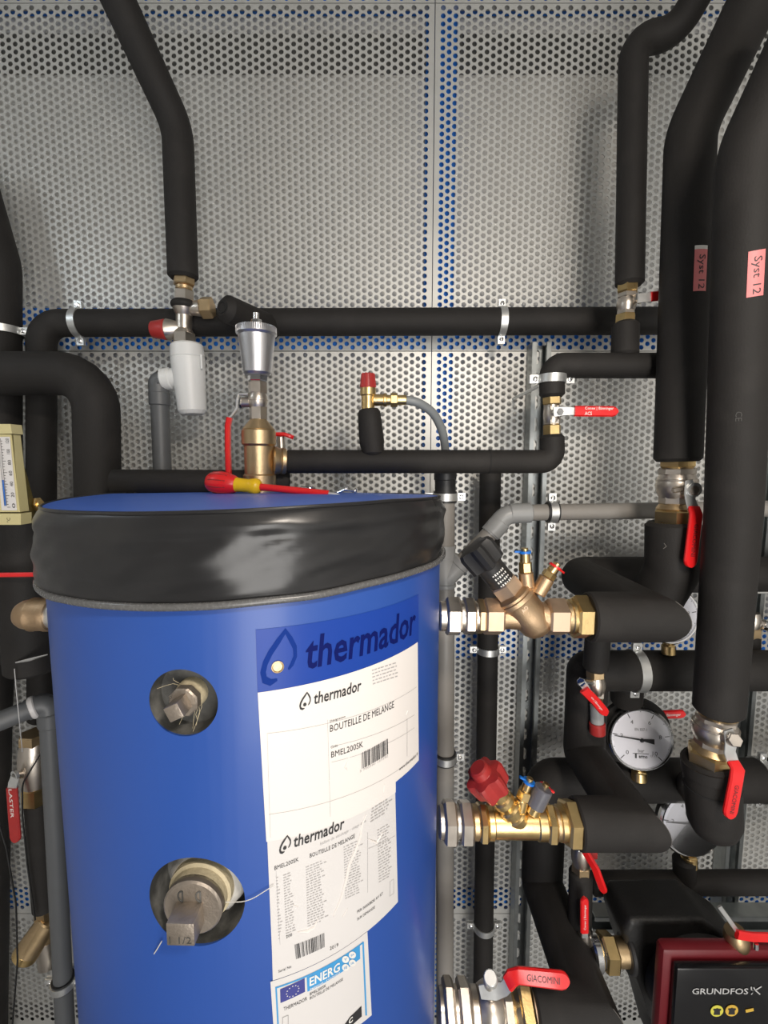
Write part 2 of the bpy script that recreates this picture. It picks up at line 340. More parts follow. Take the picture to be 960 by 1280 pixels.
# strut rails
def strut(px, py, z0, z1, label, group, wd=.044):
    x = P(px, py, 1.165).x; yb, yf = WY-.004, WY-.044; mb = MB(); ptch = .056; n = int((z1-z0)/ptch)
    so = [(-1, -1), (-.5, -1), (.5, -1), (1, -1), (1, 1), (.5, 1), (-.5, 1), (-1, 1)]
    for i in range(n):
        zc = z0+(i+.5)*ptch; vs = [(x+a*wd/2, yb, zc+b*ptch/2) for a, b in so]
        q = [(-.008, -.012), (-.004, -.017), (.004, -.017), (.008, -.012), (.008, .012), (.004, .017), (-.004, .017), (-.008, .012)]
        vs += [(x+a, yb, zc+b) for a, b in q]
        mb.add(vs, [(k, (k+1) % 8, 8+(k+1) % 8, 8+k) for k in range(8)])
    z1 = z0+n*ptch
    for sg in (-1, 1):
        mb.box((x+sg*wd/2, (yb+yf)/2, (z0+z1)/2), (.0025, yb-yf, z1-z0)); mb.box((x+sg*(wd/2-.0045), yf, (z0+z1)/2), (.010, .0025, z1-z0))
        mb.box((x+sg*(wd/2-.0085), yf+.004, (z0+z1)/2), (.0025, .008, z1-z0))
    return single('strut_rail', mb, RAIL, label, 'strut rail', group)
strut(669, 640, .10, P(669, 422, 1.165).z, 'slotted galvanised strut channel standing on the wall behind the bronze valve', 'strut rails')
strut(950, 640, .10, P(950, 560, 1.165).z, 'slotted galvanised strut channel at the far right behind the thick pipes', 'strut rails')
mb = MB(); a, b = P(735, 1138, 1.13), P(990, 1138, 1.13); c = (a+b)/2
mb.box(c, (b.x-a.x, .003, .045)); mb.box(c+V((0, -.02, .0225)), (b.x-a.x, .04, .003)); mb.box(c+V((0, -.02, -.0225)), (b.x-a.x, .04, .003))
mb.box(c+V((0, -.04, .017)), (b.x-a.x, .003, .011)); mb.box(c+V((0, -.04, -.017)), (b.x-a.x, .003, .011))
mb.box(c+V((0, .033, 0)), (.06, .066, .03))
single('cross_rail', mb, RAIL, 'horizontal galvanised channel behind the pump', 'strut rail')

# ---------------------------------------------------------------- generic fittings
def clamp(p, axis, r, ear, label, lining=True, rod=True, wid=.016, group='pipe clamps'):
    p = V(p); axis = nrm(axis); ear = nrm(ear); t = thing('pipe_clamp', label, 'pipe clamp', p, group)
    R = r+.004 if lining else r+.0005
    mb = MB(); mb.ring(p, axis, R+.0025, R, wid); part('band', mb, ZINC, t)
    if lining: mb = MB(); mb.ring(p, axis, R, r+.0004, wid+.008); part('rubber_lining', mb, BLACKP, t)
    f = axis.cross(ear); f = f if f.y < 0 else -f
    for sg in (-1, 1):
        c = p+ear*sg*(R+.009); mb = MB()
        mb.box(c, (.020, wid, .0035), (ear, axis, f)); mb.box(c-f*.006, (.020, wid, .0035), (ear, axis, f))
        e = part('ear', mb, ZINC, t)
        mb = MB(); mb.lathe(c+f*.0015, f, [(0, .0052), (.003, .005), (.0045, .003)], 12); mb.box(c+f*.0058, (.006, .0014, .001), (ear, axis, f)); mb.box(c+f*.0058, (.0014, .006, .001), (ear, axis, f))
        mb.lathe(c-f*.014, f, [(0, .003), (.016, .003)], 10); part('screw', mb, CHROME, e)
    if rod and WY-.004-(p.y+R) > .004:
        mb = MB(); mb.cyl((p.x, p.y+R, p.z), (p.x, WY-.002, p.z), .004, 10); mb.hexn((p.x, p.y+R, p.z), (p.x, p.y+R+.008, p.z), .007); part('threaded_rod', mb, ZINC, t)
    return t

def pipe(name, pts, rpx, label, rad=0.0, at=0, m=FOAM, cat='insulated pipe', seg=28, chamfer=.006, marks=(), group=None, radii=None, metres=False):
    w_ = [P(*q) for q in pts] if not metres else [V(q) for q in pts]; r = PX(rpx, w_[at]) if rpx else radii
    mb = MB(); mb.tube(fil(w_, rad) if rad else w_, r, seg, chamfer=chamfer)
    o = single(name, mb, m, label, cat, group)
    for kk in marks:                                       # glued butt joints: a thin pale line proud of the foam
        i, s_ = kk; a, b = w_[i], w_[i+1]; c = a.lerp(b, s_); j = MB(); j.ring(c, b-a, r+.0007, r-.002, .0022, 28); part('glue_joint', j, FOAMCUT, o)
    return o, w_, r

def lever(t, steel, grip, wdir, ws, wg, th=.003, tg=.008, m=RED, txt=None, tm=INK, flip=False, pname='lever', tside=1, trange=(.2, .85), tdir=1, tb=.02, tscale=.42):
    mb = MB(); mb.strip(steel, wdir, ws, th); lv = part(pname, mb, ZINC, t)
    g = [V(q) for q in grip]; n = len(g); wl = wg if isinstance(wg, (list, tuple)) else [wg]*n
    # round the tip
    d = (g[-1]-g[-2]).normalized(); e = wl[-1]/2
    path = g[:-1]+[g[-1]-d*e, g[-1]-d*e*.45, g[-1]-d*e*.12, g[-1]]; wl = wl[:-1]+[wl[-1], wl[-1]*.86, wl[-1]*.55, wl[-1]*.2]
    mb = MB(); mb.strip(path, wdir, wl, tg); gp = part('grip', mb, m, lv)
    if txt:
        a, b = g[-2], g[-1]; t_ = (b-a).normalized(); wv = (V(wdir)-t_*V(wdir).dot(t_)).normalized(); nn = t_.cross(wv)
        if nn.dot(CAM-a) < 0: nn = -nn
        L = (b-a).length; w0 = wl[0] if n < 3 else wl[-4]
        for k, line in enumerate(txt):
            H = w0*tscale/(1.0 if len(txt) == 1 else 1.25); W = L*(trange[1]-trange[0])
            if len(txt) > 1 and k == 1: W *= .25
            ux = t_*tdir; uy = nn.cross(ux)
            st = a+t_*L*(trange[0] if tdir > 0 else trange[1]); off = 0 if len(txt) == 1 else (.24-.46*k)*w0
            text_flat('lettering', line, st+uy*(off-H/2)+nn*(tg/2+.0004), ux*W, uy*H, tm, gp, bold=tb)
    return lv

def gauge(p, r, n, label, stem_len=.03, up=Z, ang=None):
    p = V(p); n = nrm(n); u = (V(up)-n*V(up).dot(n)).normalized(); rt = u.cross(n) 
    base = p-u*(r+stem_len)
    t = thing('pressure_gauge', label, 'pressure gauge', base, 'round pressure gauges')
    mb = MB(); mb.lathe(p-n*.030, n, [(0, r*.9), (.004, r*.98), (.026, r*.98), (.030, r*.96)], 40); part('case', mb, GREYP, t)
    mb = MB(); mb.lathe(p-n*.010, n, [(0, r*.985), (0, r*1.03), (.010, r*1.05), (.014, r*1.0), (.0135, r*.95), (.004, r*.93), (0, r*.93)], 48, cap=False); part('bezel', mb, CHROME, t)
    mb = MB(); mb.lathe(p, n, [(0, r*.94), (.0006, r*.94)], 40); d = part('dial', mb, DIAL, t)
    q = p+n*.0010
    mb = MB()
    for k in range(0, 101):
        a = math.radians(225-270*k/100); l0 = .86 if k % 20 == 0 else (.89 if k % 10 == 0 else .915)
        if k % 2: continue
        e = rt*math.cos(a)+u*math.sin(a); s_ = e.cross(n)*(r*(.009 if k % 10 else .013))
        if k % 20 == 0: l0 = .76
        if 36 <= k <= 96 and k % 10 and k % 2 == 0: pass
        mb.add([q+e*r*l0-s_, q+e*r*l0+s_, q+e*r*.92+s_, q+e*r*.92-s_], [(0, 1, 2, 3)])
    part('tick_marks', mb, INK, d)
    def txt(s, x, y, wd, h, bold=.0, m=INK):
        text_flat('lettering', s, q+rt*(x-wd/2)*r+u*(y-h/2)*r, rt*wd*r, u*h*r, m, d, bold=bold)
    for k, s_ in enumerate(('0', '2', '4', '6', '8', '10')):
        a = math.radians(225-54*k); txt(s_, .62*math.cos(a), .62*math.sin(a), .09 if len(s_) == 1 else .16, .13)
    txt('EN 837-1', 0, .32, .38, .09); txt('bar', 0, -.37, .2, .11); txt('CL 1.6', .40, -.52, .22, .06)
    mb = MB()
    for x0, x1, y0, y1 in ((-.27, .24, -.475, -.455), (-.20, -.14, -.62, -.475)): mb.add([q+rt*x0*r+u*y0*r, q+rt*x1*r+u*y0*r, q+rt*x1*r+u*y1*r, q+rt*x0*r+u*y1*r], [(0, 1, 2, 3)])
    part('dial_emblem', mb, INK, d); txt('ermo', .06, -.57, .28, .09, .03)
    a = math.radians(225-270*.19); e = rt*math.cos(a)+u*math.sin(a); s_ = e.cross(n); g = p+n*.004
    mb = MB(); mb.prism([(-.42, -.085), (-.40, .085), (0, .03), (.86, .008), (.86, -.008), (0, -.03)], g, e*r, s_*r, .0008); part('pointer', mb, INK, t)
    mb = MB(); mb.cyl(p+n*.001, p+n*.0075, r*.075, 16); part('hub', mb, CHROME, t)
    mb = MB(); mb.lathe(p+n*.0105, n, [(0, r*.94), (.001, r*.94)], 40); part('glass', mb, GLASS, t)
    s0 = p-n*.012-u*r*.97
    mb = MB(); mb.cyl(s0, s0-u*.008, r*.16, 16); mb.hexn(s0-u*.007, s0-u*(stem_len*.55), r*.2); mb.cyl(s0-u*stem_len*.5, s0-u*(stem_len+.012), r*.24, 16); part('stem', mb, BRASS, t)
    return t

# ---------------------------------------------------------------- the tank
TC, TR = V((-.207, .773, 0)), .300
def cylpt(phi, z, r=TR): return V((TC.x+r*math.sin(phi), TC.y-r*math.cos(phi), z))
def hit(px, py, r=TR, back=False):
    d = ray(px, py); a = d.x**2+d.y**2; b = -2*(d.x*TC.x+d.y*TC.y); c = TC.x**2+TC.y**2-r*r
    D = b*b-4*a*c
    t = (-b+(1 if back else -1)*math.sqrt(max(D, 0)))/(2*a); q = CAM+d*t
    return math.atan2(q.x-TC.x, -(q.y-TC.y)), q.z
def pinterp(samples):
    s_ = sorted(samples); s_ = [(s_[-1][0]-2*PI, s_[-1][1])]+s_+[(s_[0][0]+2*PI, s_[0][1])]
    xs, ys = [q[0] for q in s_], [q[1] for q in s_]; return lambda a: float(np.interp((a+PI) % (2*PI)-PI, xs, ys))
tank = thing('buffer_tank', 'large blue insulated hot water tank with black padded cap', 'tank', (TC.x, TC.y, 0))
ztop = 1.575
# body with two round pockets for the plugs
PD = (.026, .045)
PLUGS = [(228, 879, 44), (244, 1128, 61)]
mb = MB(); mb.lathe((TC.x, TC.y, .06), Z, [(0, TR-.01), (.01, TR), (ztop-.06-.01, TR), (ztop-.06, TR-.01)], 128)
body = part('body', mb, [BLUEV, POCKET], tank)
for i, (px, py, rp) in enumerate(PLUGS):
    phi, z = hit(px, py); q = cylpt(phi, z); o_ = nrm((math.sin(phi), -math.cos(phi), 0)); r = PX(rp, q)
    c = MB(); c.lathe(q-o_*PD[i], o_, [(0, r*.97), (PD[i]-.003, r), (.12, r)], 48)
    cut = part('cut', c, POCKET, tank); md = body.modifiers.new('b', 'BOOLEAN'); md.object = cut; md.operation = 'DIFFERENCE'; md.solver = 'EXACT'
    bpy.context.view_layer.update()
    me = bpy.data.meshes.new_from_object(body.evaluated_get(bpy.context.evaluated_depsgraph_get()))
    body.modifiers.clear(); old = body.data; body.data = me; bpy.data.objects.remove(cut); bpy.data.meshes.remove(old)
me = body.data
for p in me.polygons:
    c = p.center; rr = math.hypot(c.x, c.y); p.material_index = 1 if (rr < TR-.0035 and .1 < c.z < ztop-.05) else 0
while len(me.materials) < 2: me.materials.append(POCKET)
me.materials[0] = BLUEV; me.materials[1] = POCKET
me.set_sharp_from_angle(angle=math.radians(30))
# soft cap
top = [hit(*q, r=.296) for q in ((53, 634), (75, 638.5), (160, 641), (230, 640), (300, 637.5), (394, 632), (487, 625), (535, 622.5))]
top += [hit(q, 617, .296, True) for q in (140, 300, 450)]
seam = [hit(*q, r=.304) for q in ((63, 743), (86, 749), (130, 755.6), (205, 758.7), (267, 757), (330, 751), (394, 744), (456, 730), (519, 713), (544, 703))]
seam += [(2.3, seam[-1][1]-.002), (-2.3, seam[0][1]+.0), (PI, seam[0][1]+.01)]
zt, zb = pinterp(top), pinterp(seam)
NC = 160; mb = MB(); vs = []; rowsr = 26
def caprad(a): return .0065*max(0, -math.sin(a))
for j in range(rowsr+1):
    s_ = j/rowsr
    for i in range(NC):
        a = -PI+2*PI*i/NC; h0, h1 = zt(a), zb(a); L = h0-h1
        d = s_*L
        k = min(1, d/.022); r = .2965+.0095*math.sin(k*PI/2) - .003*max(0, (s_-.7)/.3)
        z = h0 + (.002*math.sin(min(1, d/.010)*PI)) - d
        n1 = noise.noise(V((a*3.2, s_*3.0, 1.7)))*.0050+noise.noise(V((a*8+s_*4, s_*6, 5.1)))*.0030
        gr = .0022*math.exp(-((d-.030)/.007)**2)*(1+.5*noise.noise(V((a*4, 0, 9))))
        r += (n1-gr)*min(1, d/.02)*(1-max(0, (s_-.9)/.1))+caprad(a)*min(1, d/.02)
        vs.append(cylpt(a, z, r))
fs = [(j*NC+i, j*NC+(i+1) % NC, (j+1)*NC+(i+1) % NC, (j+1)*NC+i) for j in range(rowsr) for i in range(NC)]
mb.add(vs, fs); cap = part('cap_cover', mb, BLACKV, tank, label='black vinyl cap cover')
mb = MB(); path = [cylpt(-PI+2*PI*i/NC, zb(-PI+2*PI*i/NC), .3055+caprad(-PI+2*PI*i/NC)*.5) for i in range(NC+1)]
mb.tube(path, .0044, 10, cap=False); part('piping', mb, TRIM, cap)
mb = MB(); path = [cylpt(-PI+2*PI*i/NC, zt(-PI+2*PI*i/NC)-.0005, .2985) for i in range(NC+1)]
mb.tube(path, .0022, 8, cap=False); part('piping', mb, BLACKV, cap)
mb = MB(); vs = [V((TC.x, TC.y, CAM.z-.050))]
RR = (.08, .16, .22, .26, .285, .2965)
for r in RR:
    for i in range(NC):
        a = -PI+2*PI*i/NC; vs.append(cylpt(a, zt(a)*(r/.2965)**2+vs[0].z*(1-(r/.2965)**2)+noise.noise(V((r*9*math.cos(a), r*9*math.sin(a), 3)))*.002*(1-r/.2965), r))
fs = [(0, 1+i, 1+(i+1) % NC) for i in range(NC)]+[(1+j*NC+i, 1+(j+1)*NC+i, 1+(j+1)*NC+(i+1) % NC, 1+j*NC+(i+1) % NC) for j in range(len(RR)-1) for i in range(NC)]
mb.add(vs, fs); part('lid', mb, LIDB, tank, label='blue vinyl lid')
LZ = lambda q: zt(math.atan2(q.x-TC.x, -(q.y-TC.y)))
for k in range(3):
    a = k*2*PI/3+.4; mb = MB(); mb.cyl(cylpt(a, 0, .22), cylpt(a, .08, .22), .03); part('foot', mb, BLACKP, tank)

# plugs
for i, (px, py, rp) in enumerate(PLUGS):
    phi, z = hit(px, py); q = cylpt(phi, z); o_ = nrm((math.sin(phi), -math.cos(phi), 0)); r = PX(rp, q); sd = V((math.cos(phi), math.sin(phi), 0))
    if i == 0:
        t = thing('pipe_plug', 'octagonal steel pipe plug with hemp strands in the upper round pocket', 'pipe plug', q-o_*.026)
        mb = MB(); mb.lathe(q-o_*.026, o_, [(0, r*.46), (.010, r*.44), (.014, r*.40)], 24); part('socket', mb, HEMP, t)
        mb = MB(); c0 = q-o_*.012; mb.hexn(c0, c0+o_*.012, r*.41, seg=8, phase=PI/8); part('collar', mb, STEEL, t)
        mb = MB(); ax = Matrix.Rotation(.45, 3, o_); mb.box(c0+o_*.021, (.0165, .0165, .022), (ax @ sd, o_.cross(ax @ sd), o_)[0:1]+(ax @ Z, o_), bev=.001); part('square_head', mb, STEEL, t)
        mb = MB()
        for k in range(7):
            a = random.uniform(-1.5, -.6) if k < 5 else random.uniform(1.0, 2.4)
            b0 = q-o_*.018+(sd*math.cos(a)+Z*math.sin(a))*r*.42
            pts = [b0]; d = (sd*math.cos(a)+Z*math.sin(a))*.004+o_*.002
            for j in range(3): d += V((random.uniform(-.004, .004), random.uniform(-.003, .003), random.uniform(-.005, .002))); pts.append(pts[-1]+d)
            mb.tube(pts, .00025, 4)
        part('hemp_strands', mb, HEMP, t)
        text_flat('lettering', 'ISO', c0+o_*.0124-sd*.0145+Z*.001, (Z*.8+sd*.5)*.008, (-sd*.8+Z*.5)*.0032, POCKET, t)
    else:
        t = thing('pipe_plug', 'large round steel pipe plug ringed with white sealant in the lower pocket', 'pipe plug', q-o_*.045)
        mb = MB(); NN = 40; vs = []
        for k in range(NN):
            a = 2*PI*k/NN; e = sd*math.cos(a)+Z*math.sin(a); jt = 1+.10*noise.noise(V((math.cos(a)*2.5, math.sin(a)*2.5, 1)))+(.10 if -1.0 < a-2*PI*(a > PI) < .9 else 0)
            for rr, h in ((.55, .004), (.60, .016), (.68, .020), (.74*jt, .014), (.80*jt, .003)): vs.append(q-o_*.045+o_*h*1.2+e*r*rr)
        mb.add(vs, [(k*5+j, ((k+1) % NN)*5+j, ((k+1) % NN)*5+j+1, k*5+j+1) for k in range(NN) for j in range(4)]); part('sealant', mb, SEAL, t)
        mb = MB(); mb.lathe(q-o_*.045, o_, [(0, r*.66), (.032, r*.66), (.034, r*.60), (.036, r*.60), (.046, r*.60)], 40); part('socket', mb, HEMP, t)
        mb = MB(); c0 = q-o_*.004; mb.lathe(c0, o_, [(0, r*.57), (.002, r*.60), (.010, r*.60), (.012, r*.56)], 40); part('collar', mb, STEEL, t)
        mb = MB(); c1 = c0+o_*.012-sd*.002-Z*.004
        mb.box(c1+o_*.012, (.030, .026, .026), (sd, Z, o_), bev=.0012); hd = part('square_head', mb, STEEL, t)
        text_flat('lettering', '1 1/2', c1+o_*.0254-sd*.012-Z*.010, sd*.024, Z*.008, POCKET, hd)
        for k in (-1, 1):
            mb = MB(); cc = c0+o_*.0124+sd*k*.010+Z*.016; mb.tube([cc+sd*.005*math.cos(a)+Z*.006*math.sin(a) for a in [PI*.5+PI*j/8 for j in range(9)]]+[cc+Z*.006], .0009, 6); part('cast_mark', mb, POCKET, t)
        mb = MB(); a0 = c0-o_*.001+sd*r*.58-Z*.004; a1 = cylpt(*hit(342, 1104), r=TR+.003); mb.tube(fil([a0, (a0+a1)/2+o_*.006-Z*.004, a1], .05), .0005, 6); part('loose_thread', mb, SEAL, t)
        mb = MB(); a0 = cylpt(*hit(205, 1172), r=TR+.004); a1 = cylpt(*hit(194, 1190), r=TR+.002); mb.tube([a0, (a0+a1)/2+o_*.002, a1], .0006, 6); part('loose_thread', mb, SEAL, t)

# printed things on the tank: quads given by pixel corners, laid on the cylinder
def quadmap(bl, br, tl, tr):
    c = [hit(*q) for q in (bl, br, tl, tr)]
    def f(a, b, r):
        ph = (c[0][0]*(1-a)+c[1][0]*a)*(1-b)+(c[2][0]*(1-a)+c[3][0]*a)*b; z = (c[0][1]*(1-a)+c[1][1]*a)*(1-b)+(c[2][1]*(1-a)+c[3][1]*a)*b
        return cylpt(ph, z, r)
    return f
def patch(bl, br, tl, tr, off, nx=16, ny=6, th=0.0):
    f = quadmap(bl, br, tl, tr); mb = MB()
    vs = [f(i/nx, j/ny, TR+off) for j in range(ny+1) for i in range(nx+1)]
    mb.add(vs, [(j*(nx+1)+i, j*(nx+1)+i+1, (j+1)*(nx+1)+i+1, (j+1)*(nx+1)+i) for j in range(ny) for i in range(nx)]); return mb
def ptext(s, bl, br, hl, hr, m, parent, off, bold=0.0, shear=0.0, space=1.0):
    f = quadmap(bl, br, (bl[0], bl[1]-hl), (br[0], br[1]-hr)); return text_flat('lettering', s, (0, 0, 0), (0, 0, 0), (0, 0, 0), m, parent, bold, shear, fn=lambda a, b: f(a, b, TR+off), space=space)
def rows_of(tl, tr, n, step, off, hgt=1.1, lens=None):     # small printed text lines: many short dashes
    mb = MB()
    for k in range(n):
        x0 = tl[0]+step[0]*k; y0 = tl[1]+step[1]*k; wd = tr[0]-tl[0]; sl = (tr[1]-tl[1])/wd; wd *= random.uniform(.75, 1.05); x = x0
        while x < x0+wd:
            l = random.uniform(1.5, 4.5); ya = y0+(x-x0)*sl; mb2 = patch((x, ya+hgt), (x+l, ya+l*sl+hgt), (x, ya), (x+l, ya+l*sl), off, 1, 1); mb.add(mb2.v, mb2.f); x += l+random.uniform(.7, 1.6)
    return mb
DROP = [(.44, .05), (.26, .025), (.10, .10), (.06, .25), (.12, .42), (.26, .60), (.46, .78), (.66, .95), (.80, .78), (.92, .60), (.93, .42), (.84, .28), (.74, .20)]
DW = [.03, .085, .10, .10, .095, .09, .085, .075, .075, .075, .07, .065, .03]
def drop(bl, br, tl, tr, m, parent, off, dot=True):
    f = quadmap(bl, br, tl, tr); mb = MB(); vs = []
    n = len(DROP)
    for i in range(n):
        a, b = V(DROP[max(i-1, 0)]), V(DROP[min(i+1, n-1)]); d = (b-a).normalized(); nn = V((-d.y, d.x)); p = V(DROP[i])
        for sg in (-1, 1): e = p+nn*sg*DW[i]*.75; vs.append(f(e.x, e.y, TR+off))
    mb.add(vs, [(2*i, 2*i+1, 2*i+3, 2*i+2) for i in range(n-1)])
    if dot: mb.add([f(.46+.15*math.cos(k*PI/8), .27+.11*math.sin(k*PI/8), TR+off) for k in range(16)], [tuple(range(16))])
    return part('drop_emblem', mb, m, parent)
def barcode(bl, br, tl, tr, parent, off):
    f = quadmap(bl, br, tl, tr); mb = MB(); x = 0
    while x < .985:
        wd = random.choice((.012, .012, .024, .036)); mb.add([f(x, 0, TR+off), f(x+wd, 0, TR+off), f(x+wd, 1, TR+off), f(x, 1, TR+off)], [(0, 1, 2, 3)]); x += wd+random.choice((.012, .018, .03))
    return part('barcode', mb, INK, parent)
def line(p0, p1, parent, off, m=INKG, wpx=.4):
    dx = abs(p1[0]-p0[0]); dy = abs(p1[1]-p0[1])
    if dx > dy: mb = patch((p0[0], p0[1]+wpx), (p1[0], p1[1]+wpx), p0, p1, off, 12, 1)
    else: mb = patch((p0[0]-wpx/2, p0[1]), (p0[0]+wpx/2, p0[1]), (p1[0]-wpx/2, p1[1]), (p1[0]+wpx/2, p1[1]), off, 1, 2)
    return mb
stk = part('brand_sticker', patch((322, 868), (523, 806), (319.5, 787), (522.7, 742.5), .0006), STICK, tank, label='glossy blue brand sticker')
ptext('thermador', (382, 837), (519, 791), 42, 34, NAVY, stk, .0011, bold=.018, shear=.12)
drop((326, 857), (372, 846), (326, 791), (372, 782), DROPB, stk, .0011, dot=False)
ph, z = hit(347, 833); q = cylpt(ph, z); o_ = nrm((math.sin(ph), -math.cos(ph), 0)); mb = MB()
mb.lathe(q-o_*.002, o_, [(0, .0068), (.0042, .0068), (.0044, .0058), (.0034, .005)], 20); part('sensor_sleeve', mb, BRASSD, tank)
# upper label
f1 = MB(); c = [hit(322.2, 865.4), hit(521.4, 802.3), hit(522.8, 950), hit(494, 977), hit(494, 990), hit(333, 1051.6)]
lb = patch((331, 1018), (522.8, 950), (322.2, 865.4), (521.4, 802.3), .0009, 20, 6)
l1 = part('product_label', lb, PAPER, tank, label='white product label with logo and bar code')
part('label_tail', patch((333, 1051.6), (494, 990), (331, 1018), (494, 961), .0009, 16, 2), PAPER, l1)
part('label_tail', patch((494, 977), (494.5, 976.6), (494, 961), (522.8, 950), .0009, 8, 4), PAPER, l1)
ptext('thermador', (392, 880), (451, 862.5), 15, 14, INK, l1, .0014, bold=.015, shear=.12); drop((374, 887), (388.5, 884), (374, 866), (388.5, 863), INK, l1, .0014)
ptext('BOUTEILLE DE MELANGE', (412, 914.5), (491.5, 884), 8.6, 8.6, INK, l1, .0014); ptext('Désignation', (412, 903), (431, 897), 3.4, 3.4, INK, l1, .0014)
ptext('Code', (413, 935), (421.5, 932.3), 3, 3, INK, l1, .0014); ptext('BMEL200SK', (413.5, 946.5), (453, 933), 7.4, 7.4, INK, l1, .0014)
barcode((451.5, 960.5), (484, 942), (451, 940.5), (483.5, 923), l1, .0014); ptext('3 700390 137392', (449, 965), (484, 945.5), 2.6, 2.6, INKG, l1, .0014)
ptext('www.thermador.fr', (498, 963), (521.5, 943), 4, 4, INK, l1, .0014)
part('small_print', rows_of((464, 837), (497, 826.5), 5, (.3, 4.2), .0014, 1.3), INKG, l1)
mb = MB()
for a, b in (((334, 916), (520, 858)), ((336, 1017), (517, 946)), ((413, 932.5), (517, 893)), ((414, 952), (517, 909)), ((334, 916), (338, 1046)), ((409, 899), (412.5, 1020)), ((508, 898), (508, 945))):
    m_ = line(a, b, l1, .0013); mb.add(m_.v, m_.f)
part('printed_lines', mb, INKG, l1)
# lower label
l2 = part('data_label', patch((341, 1224), (497, 1160), (334, 1048), (493.5, 985), .0006, 16, 8), PAPERG, tank, label='pale data label with columns of figures')
bpy.data.objects.remove(l2)
l2 = part('data_label', patch((340, 1190), (497, 1127), (334, 1048), (493.5, 985), .0006, 16, 8), PAPERG, tank, label='pale data label with columns of figures')
part('label_tail', patch((341, 1225), (459, 1163.5), (340, 1190), (497, 1127), .0006, 16, 4), PAPERG, l2)
ptext('thermador', (367, 1058.5), (430, 1034.5), 15, 14, INK, l2, .0014, bold=.015, shear=.12); drop((349, 1067), (364, 1061), (349, 1046), (364, 1041), INK, l2, .0014)
ptext('ballon de stockage - usage cave', (400, 1056.5), (457, 1027.5), 4.2, 4.2, INKG, l2, .0014); ptext('BOUTEILLE DE MELANGE', (387, 1071.5), (443, 1046.5), 5, 5, INK, l2, .0011)
ptext('BMEL200SK', (343, 1087), (373, 1075.5), 5, 5, INK, l2, .0011)
part('small_print', rows_of((464, 1010), (485, 997), 5, (-.4, 4.0), .0014, 1.2), INKG, l2)
for tl, tr, n, stp in (((354, 1093), (364, 1089), 24, (.15, 3.3)), ((382, 1083), (404, 1074), 24, (.1, 3.2)), ((429, 1058), (449, 1049), 21, (.1, 3.2)), ((471, 1037), (485, 1029), 20, (.1, 3.4)), ((345, 1096), (348, 1095), 20, (.15, 4.0))):
    part('figure_column', rows_of(tl, tr, n, stp, .0011, 1.0), INKG, l2)
barcode((370, 1198), (406, 1182.5), (368, 1180), (405.5, 1165), l2, .0011); ptext('2019', (412, 1187), (422.5, 1182), 4.2, 4.2, INK, l2, .0011); ptext('200', (357.5, 1172), (365, 1169), 3.6, 3.6, INK, l2, .0011)
ptext('Serial No', (348, 1215), (364, 1208.5), 3.2, 3.2, INK, l2, .0011); ptext('PER 06000BDE AV RT', (446, 1141), (478, 1117.5), 3.4, 3.4, INK, l2, .0011); ptext('SUR DEMANDE', (446, 1150), (468, 1134.5), 3.2, 3.2, INK, l2, .0011)
mb = MB()
for a, b in (((459, 1040), (459, 1115)), ((487, 1101), (486.6, 1120)), ((491.5, 1098), (491.5, 1116)), ((487, 1101), (491.5, 1098)), ((487, 1119), (491.5, 1116)), ((460, 1060), (493, 1044)), ((345, 1088), (350, 1180))): m_ = line(a, b, l2, .0011); mb.add(m_.v, m_.f)
part('printed_lines', mb, INKG, l2)
for pts in (((457, 1018), (452, 1030), (450, 1045), (444, 1062), (436, 1080), (432, 1100), (426, 1122), (416, 1145)), ((372, 1164), (384, 1163), (392, 1158), (398, 1147)), ((434, 963), (431, 958), (437, 942)), ((459, 1048), (470, 1053), (478, 1040)), ((366, 1130), (373, 1133)), ((428, 1145), (434, 1135)), ((410, 976), (414, 972)), ((480, 980), (479, 990)), ((507, 893), (509, 888))):
    mb = MB(); path = [cylpt(*hit(*q), r=TR+.0010) for q in pts]; mb.tube(path, [.0004]+[random.uniform(.0012, .0020) for _ in pts[1:-1]]+[.0004], 6); part('crease', mb, PAPER, l2)
# energy label
l3 = part('energy_label', patch((345, 1330), (464, 1268), (338, 1226), (458.6, 1163.5), .0011, 16, 8), PAPERG, tank, label='white energy rating label with blue heading')
for p0, p1 in (((345, 1232), (453, 1176)), ((345, 1232), (350, 1325)), ((453, 1176), (457, 1268))):
    part('blue_border', line(p0, p1, l3, .0016, wpx=2.0), CYAN, l3)
fl = part('flag_panel', patch((350.5, 1252), (381, 1238), (350, 1235), (380.5, 1221), .0016, 6, 3), EUBL, l3)
f = quadmap((350.5, 1252), (381, 1238), (350, 1235), (380.5, 1221)); mb = MB()
for k in range(12):
    a = 2*PI*k/12; cx, cy = .5+.25*math.cos(a), .5+.36*math.sin(a); mb.add([f(cx+.035*math.cos(b)*(1 if j % 2 else .45), cy+.055*math.sin(b)*(1 if j % 2 else .45), TR+.0020) for j, b in enumerate([PI/2+2*PI*(j+.5)/10 for j in range(10)])], [tuple(range(10))])
part('star_ring', mb, WINK, fl)
en = part('heading_panel', patch((384, 1238), (449.5, 1197), (383, 1220), (449, 1180), .0016, 8, 3), CYAN, l3)
ptext('ENERG', (386.5, 1231), (424, 1211.5), 11, 11, WINK, en, .0021, bold=.02); ptext('енергия · ενεργεια', (387, 1236.5), (424, 1215.5), 3, 3, WINK, en, .0021)
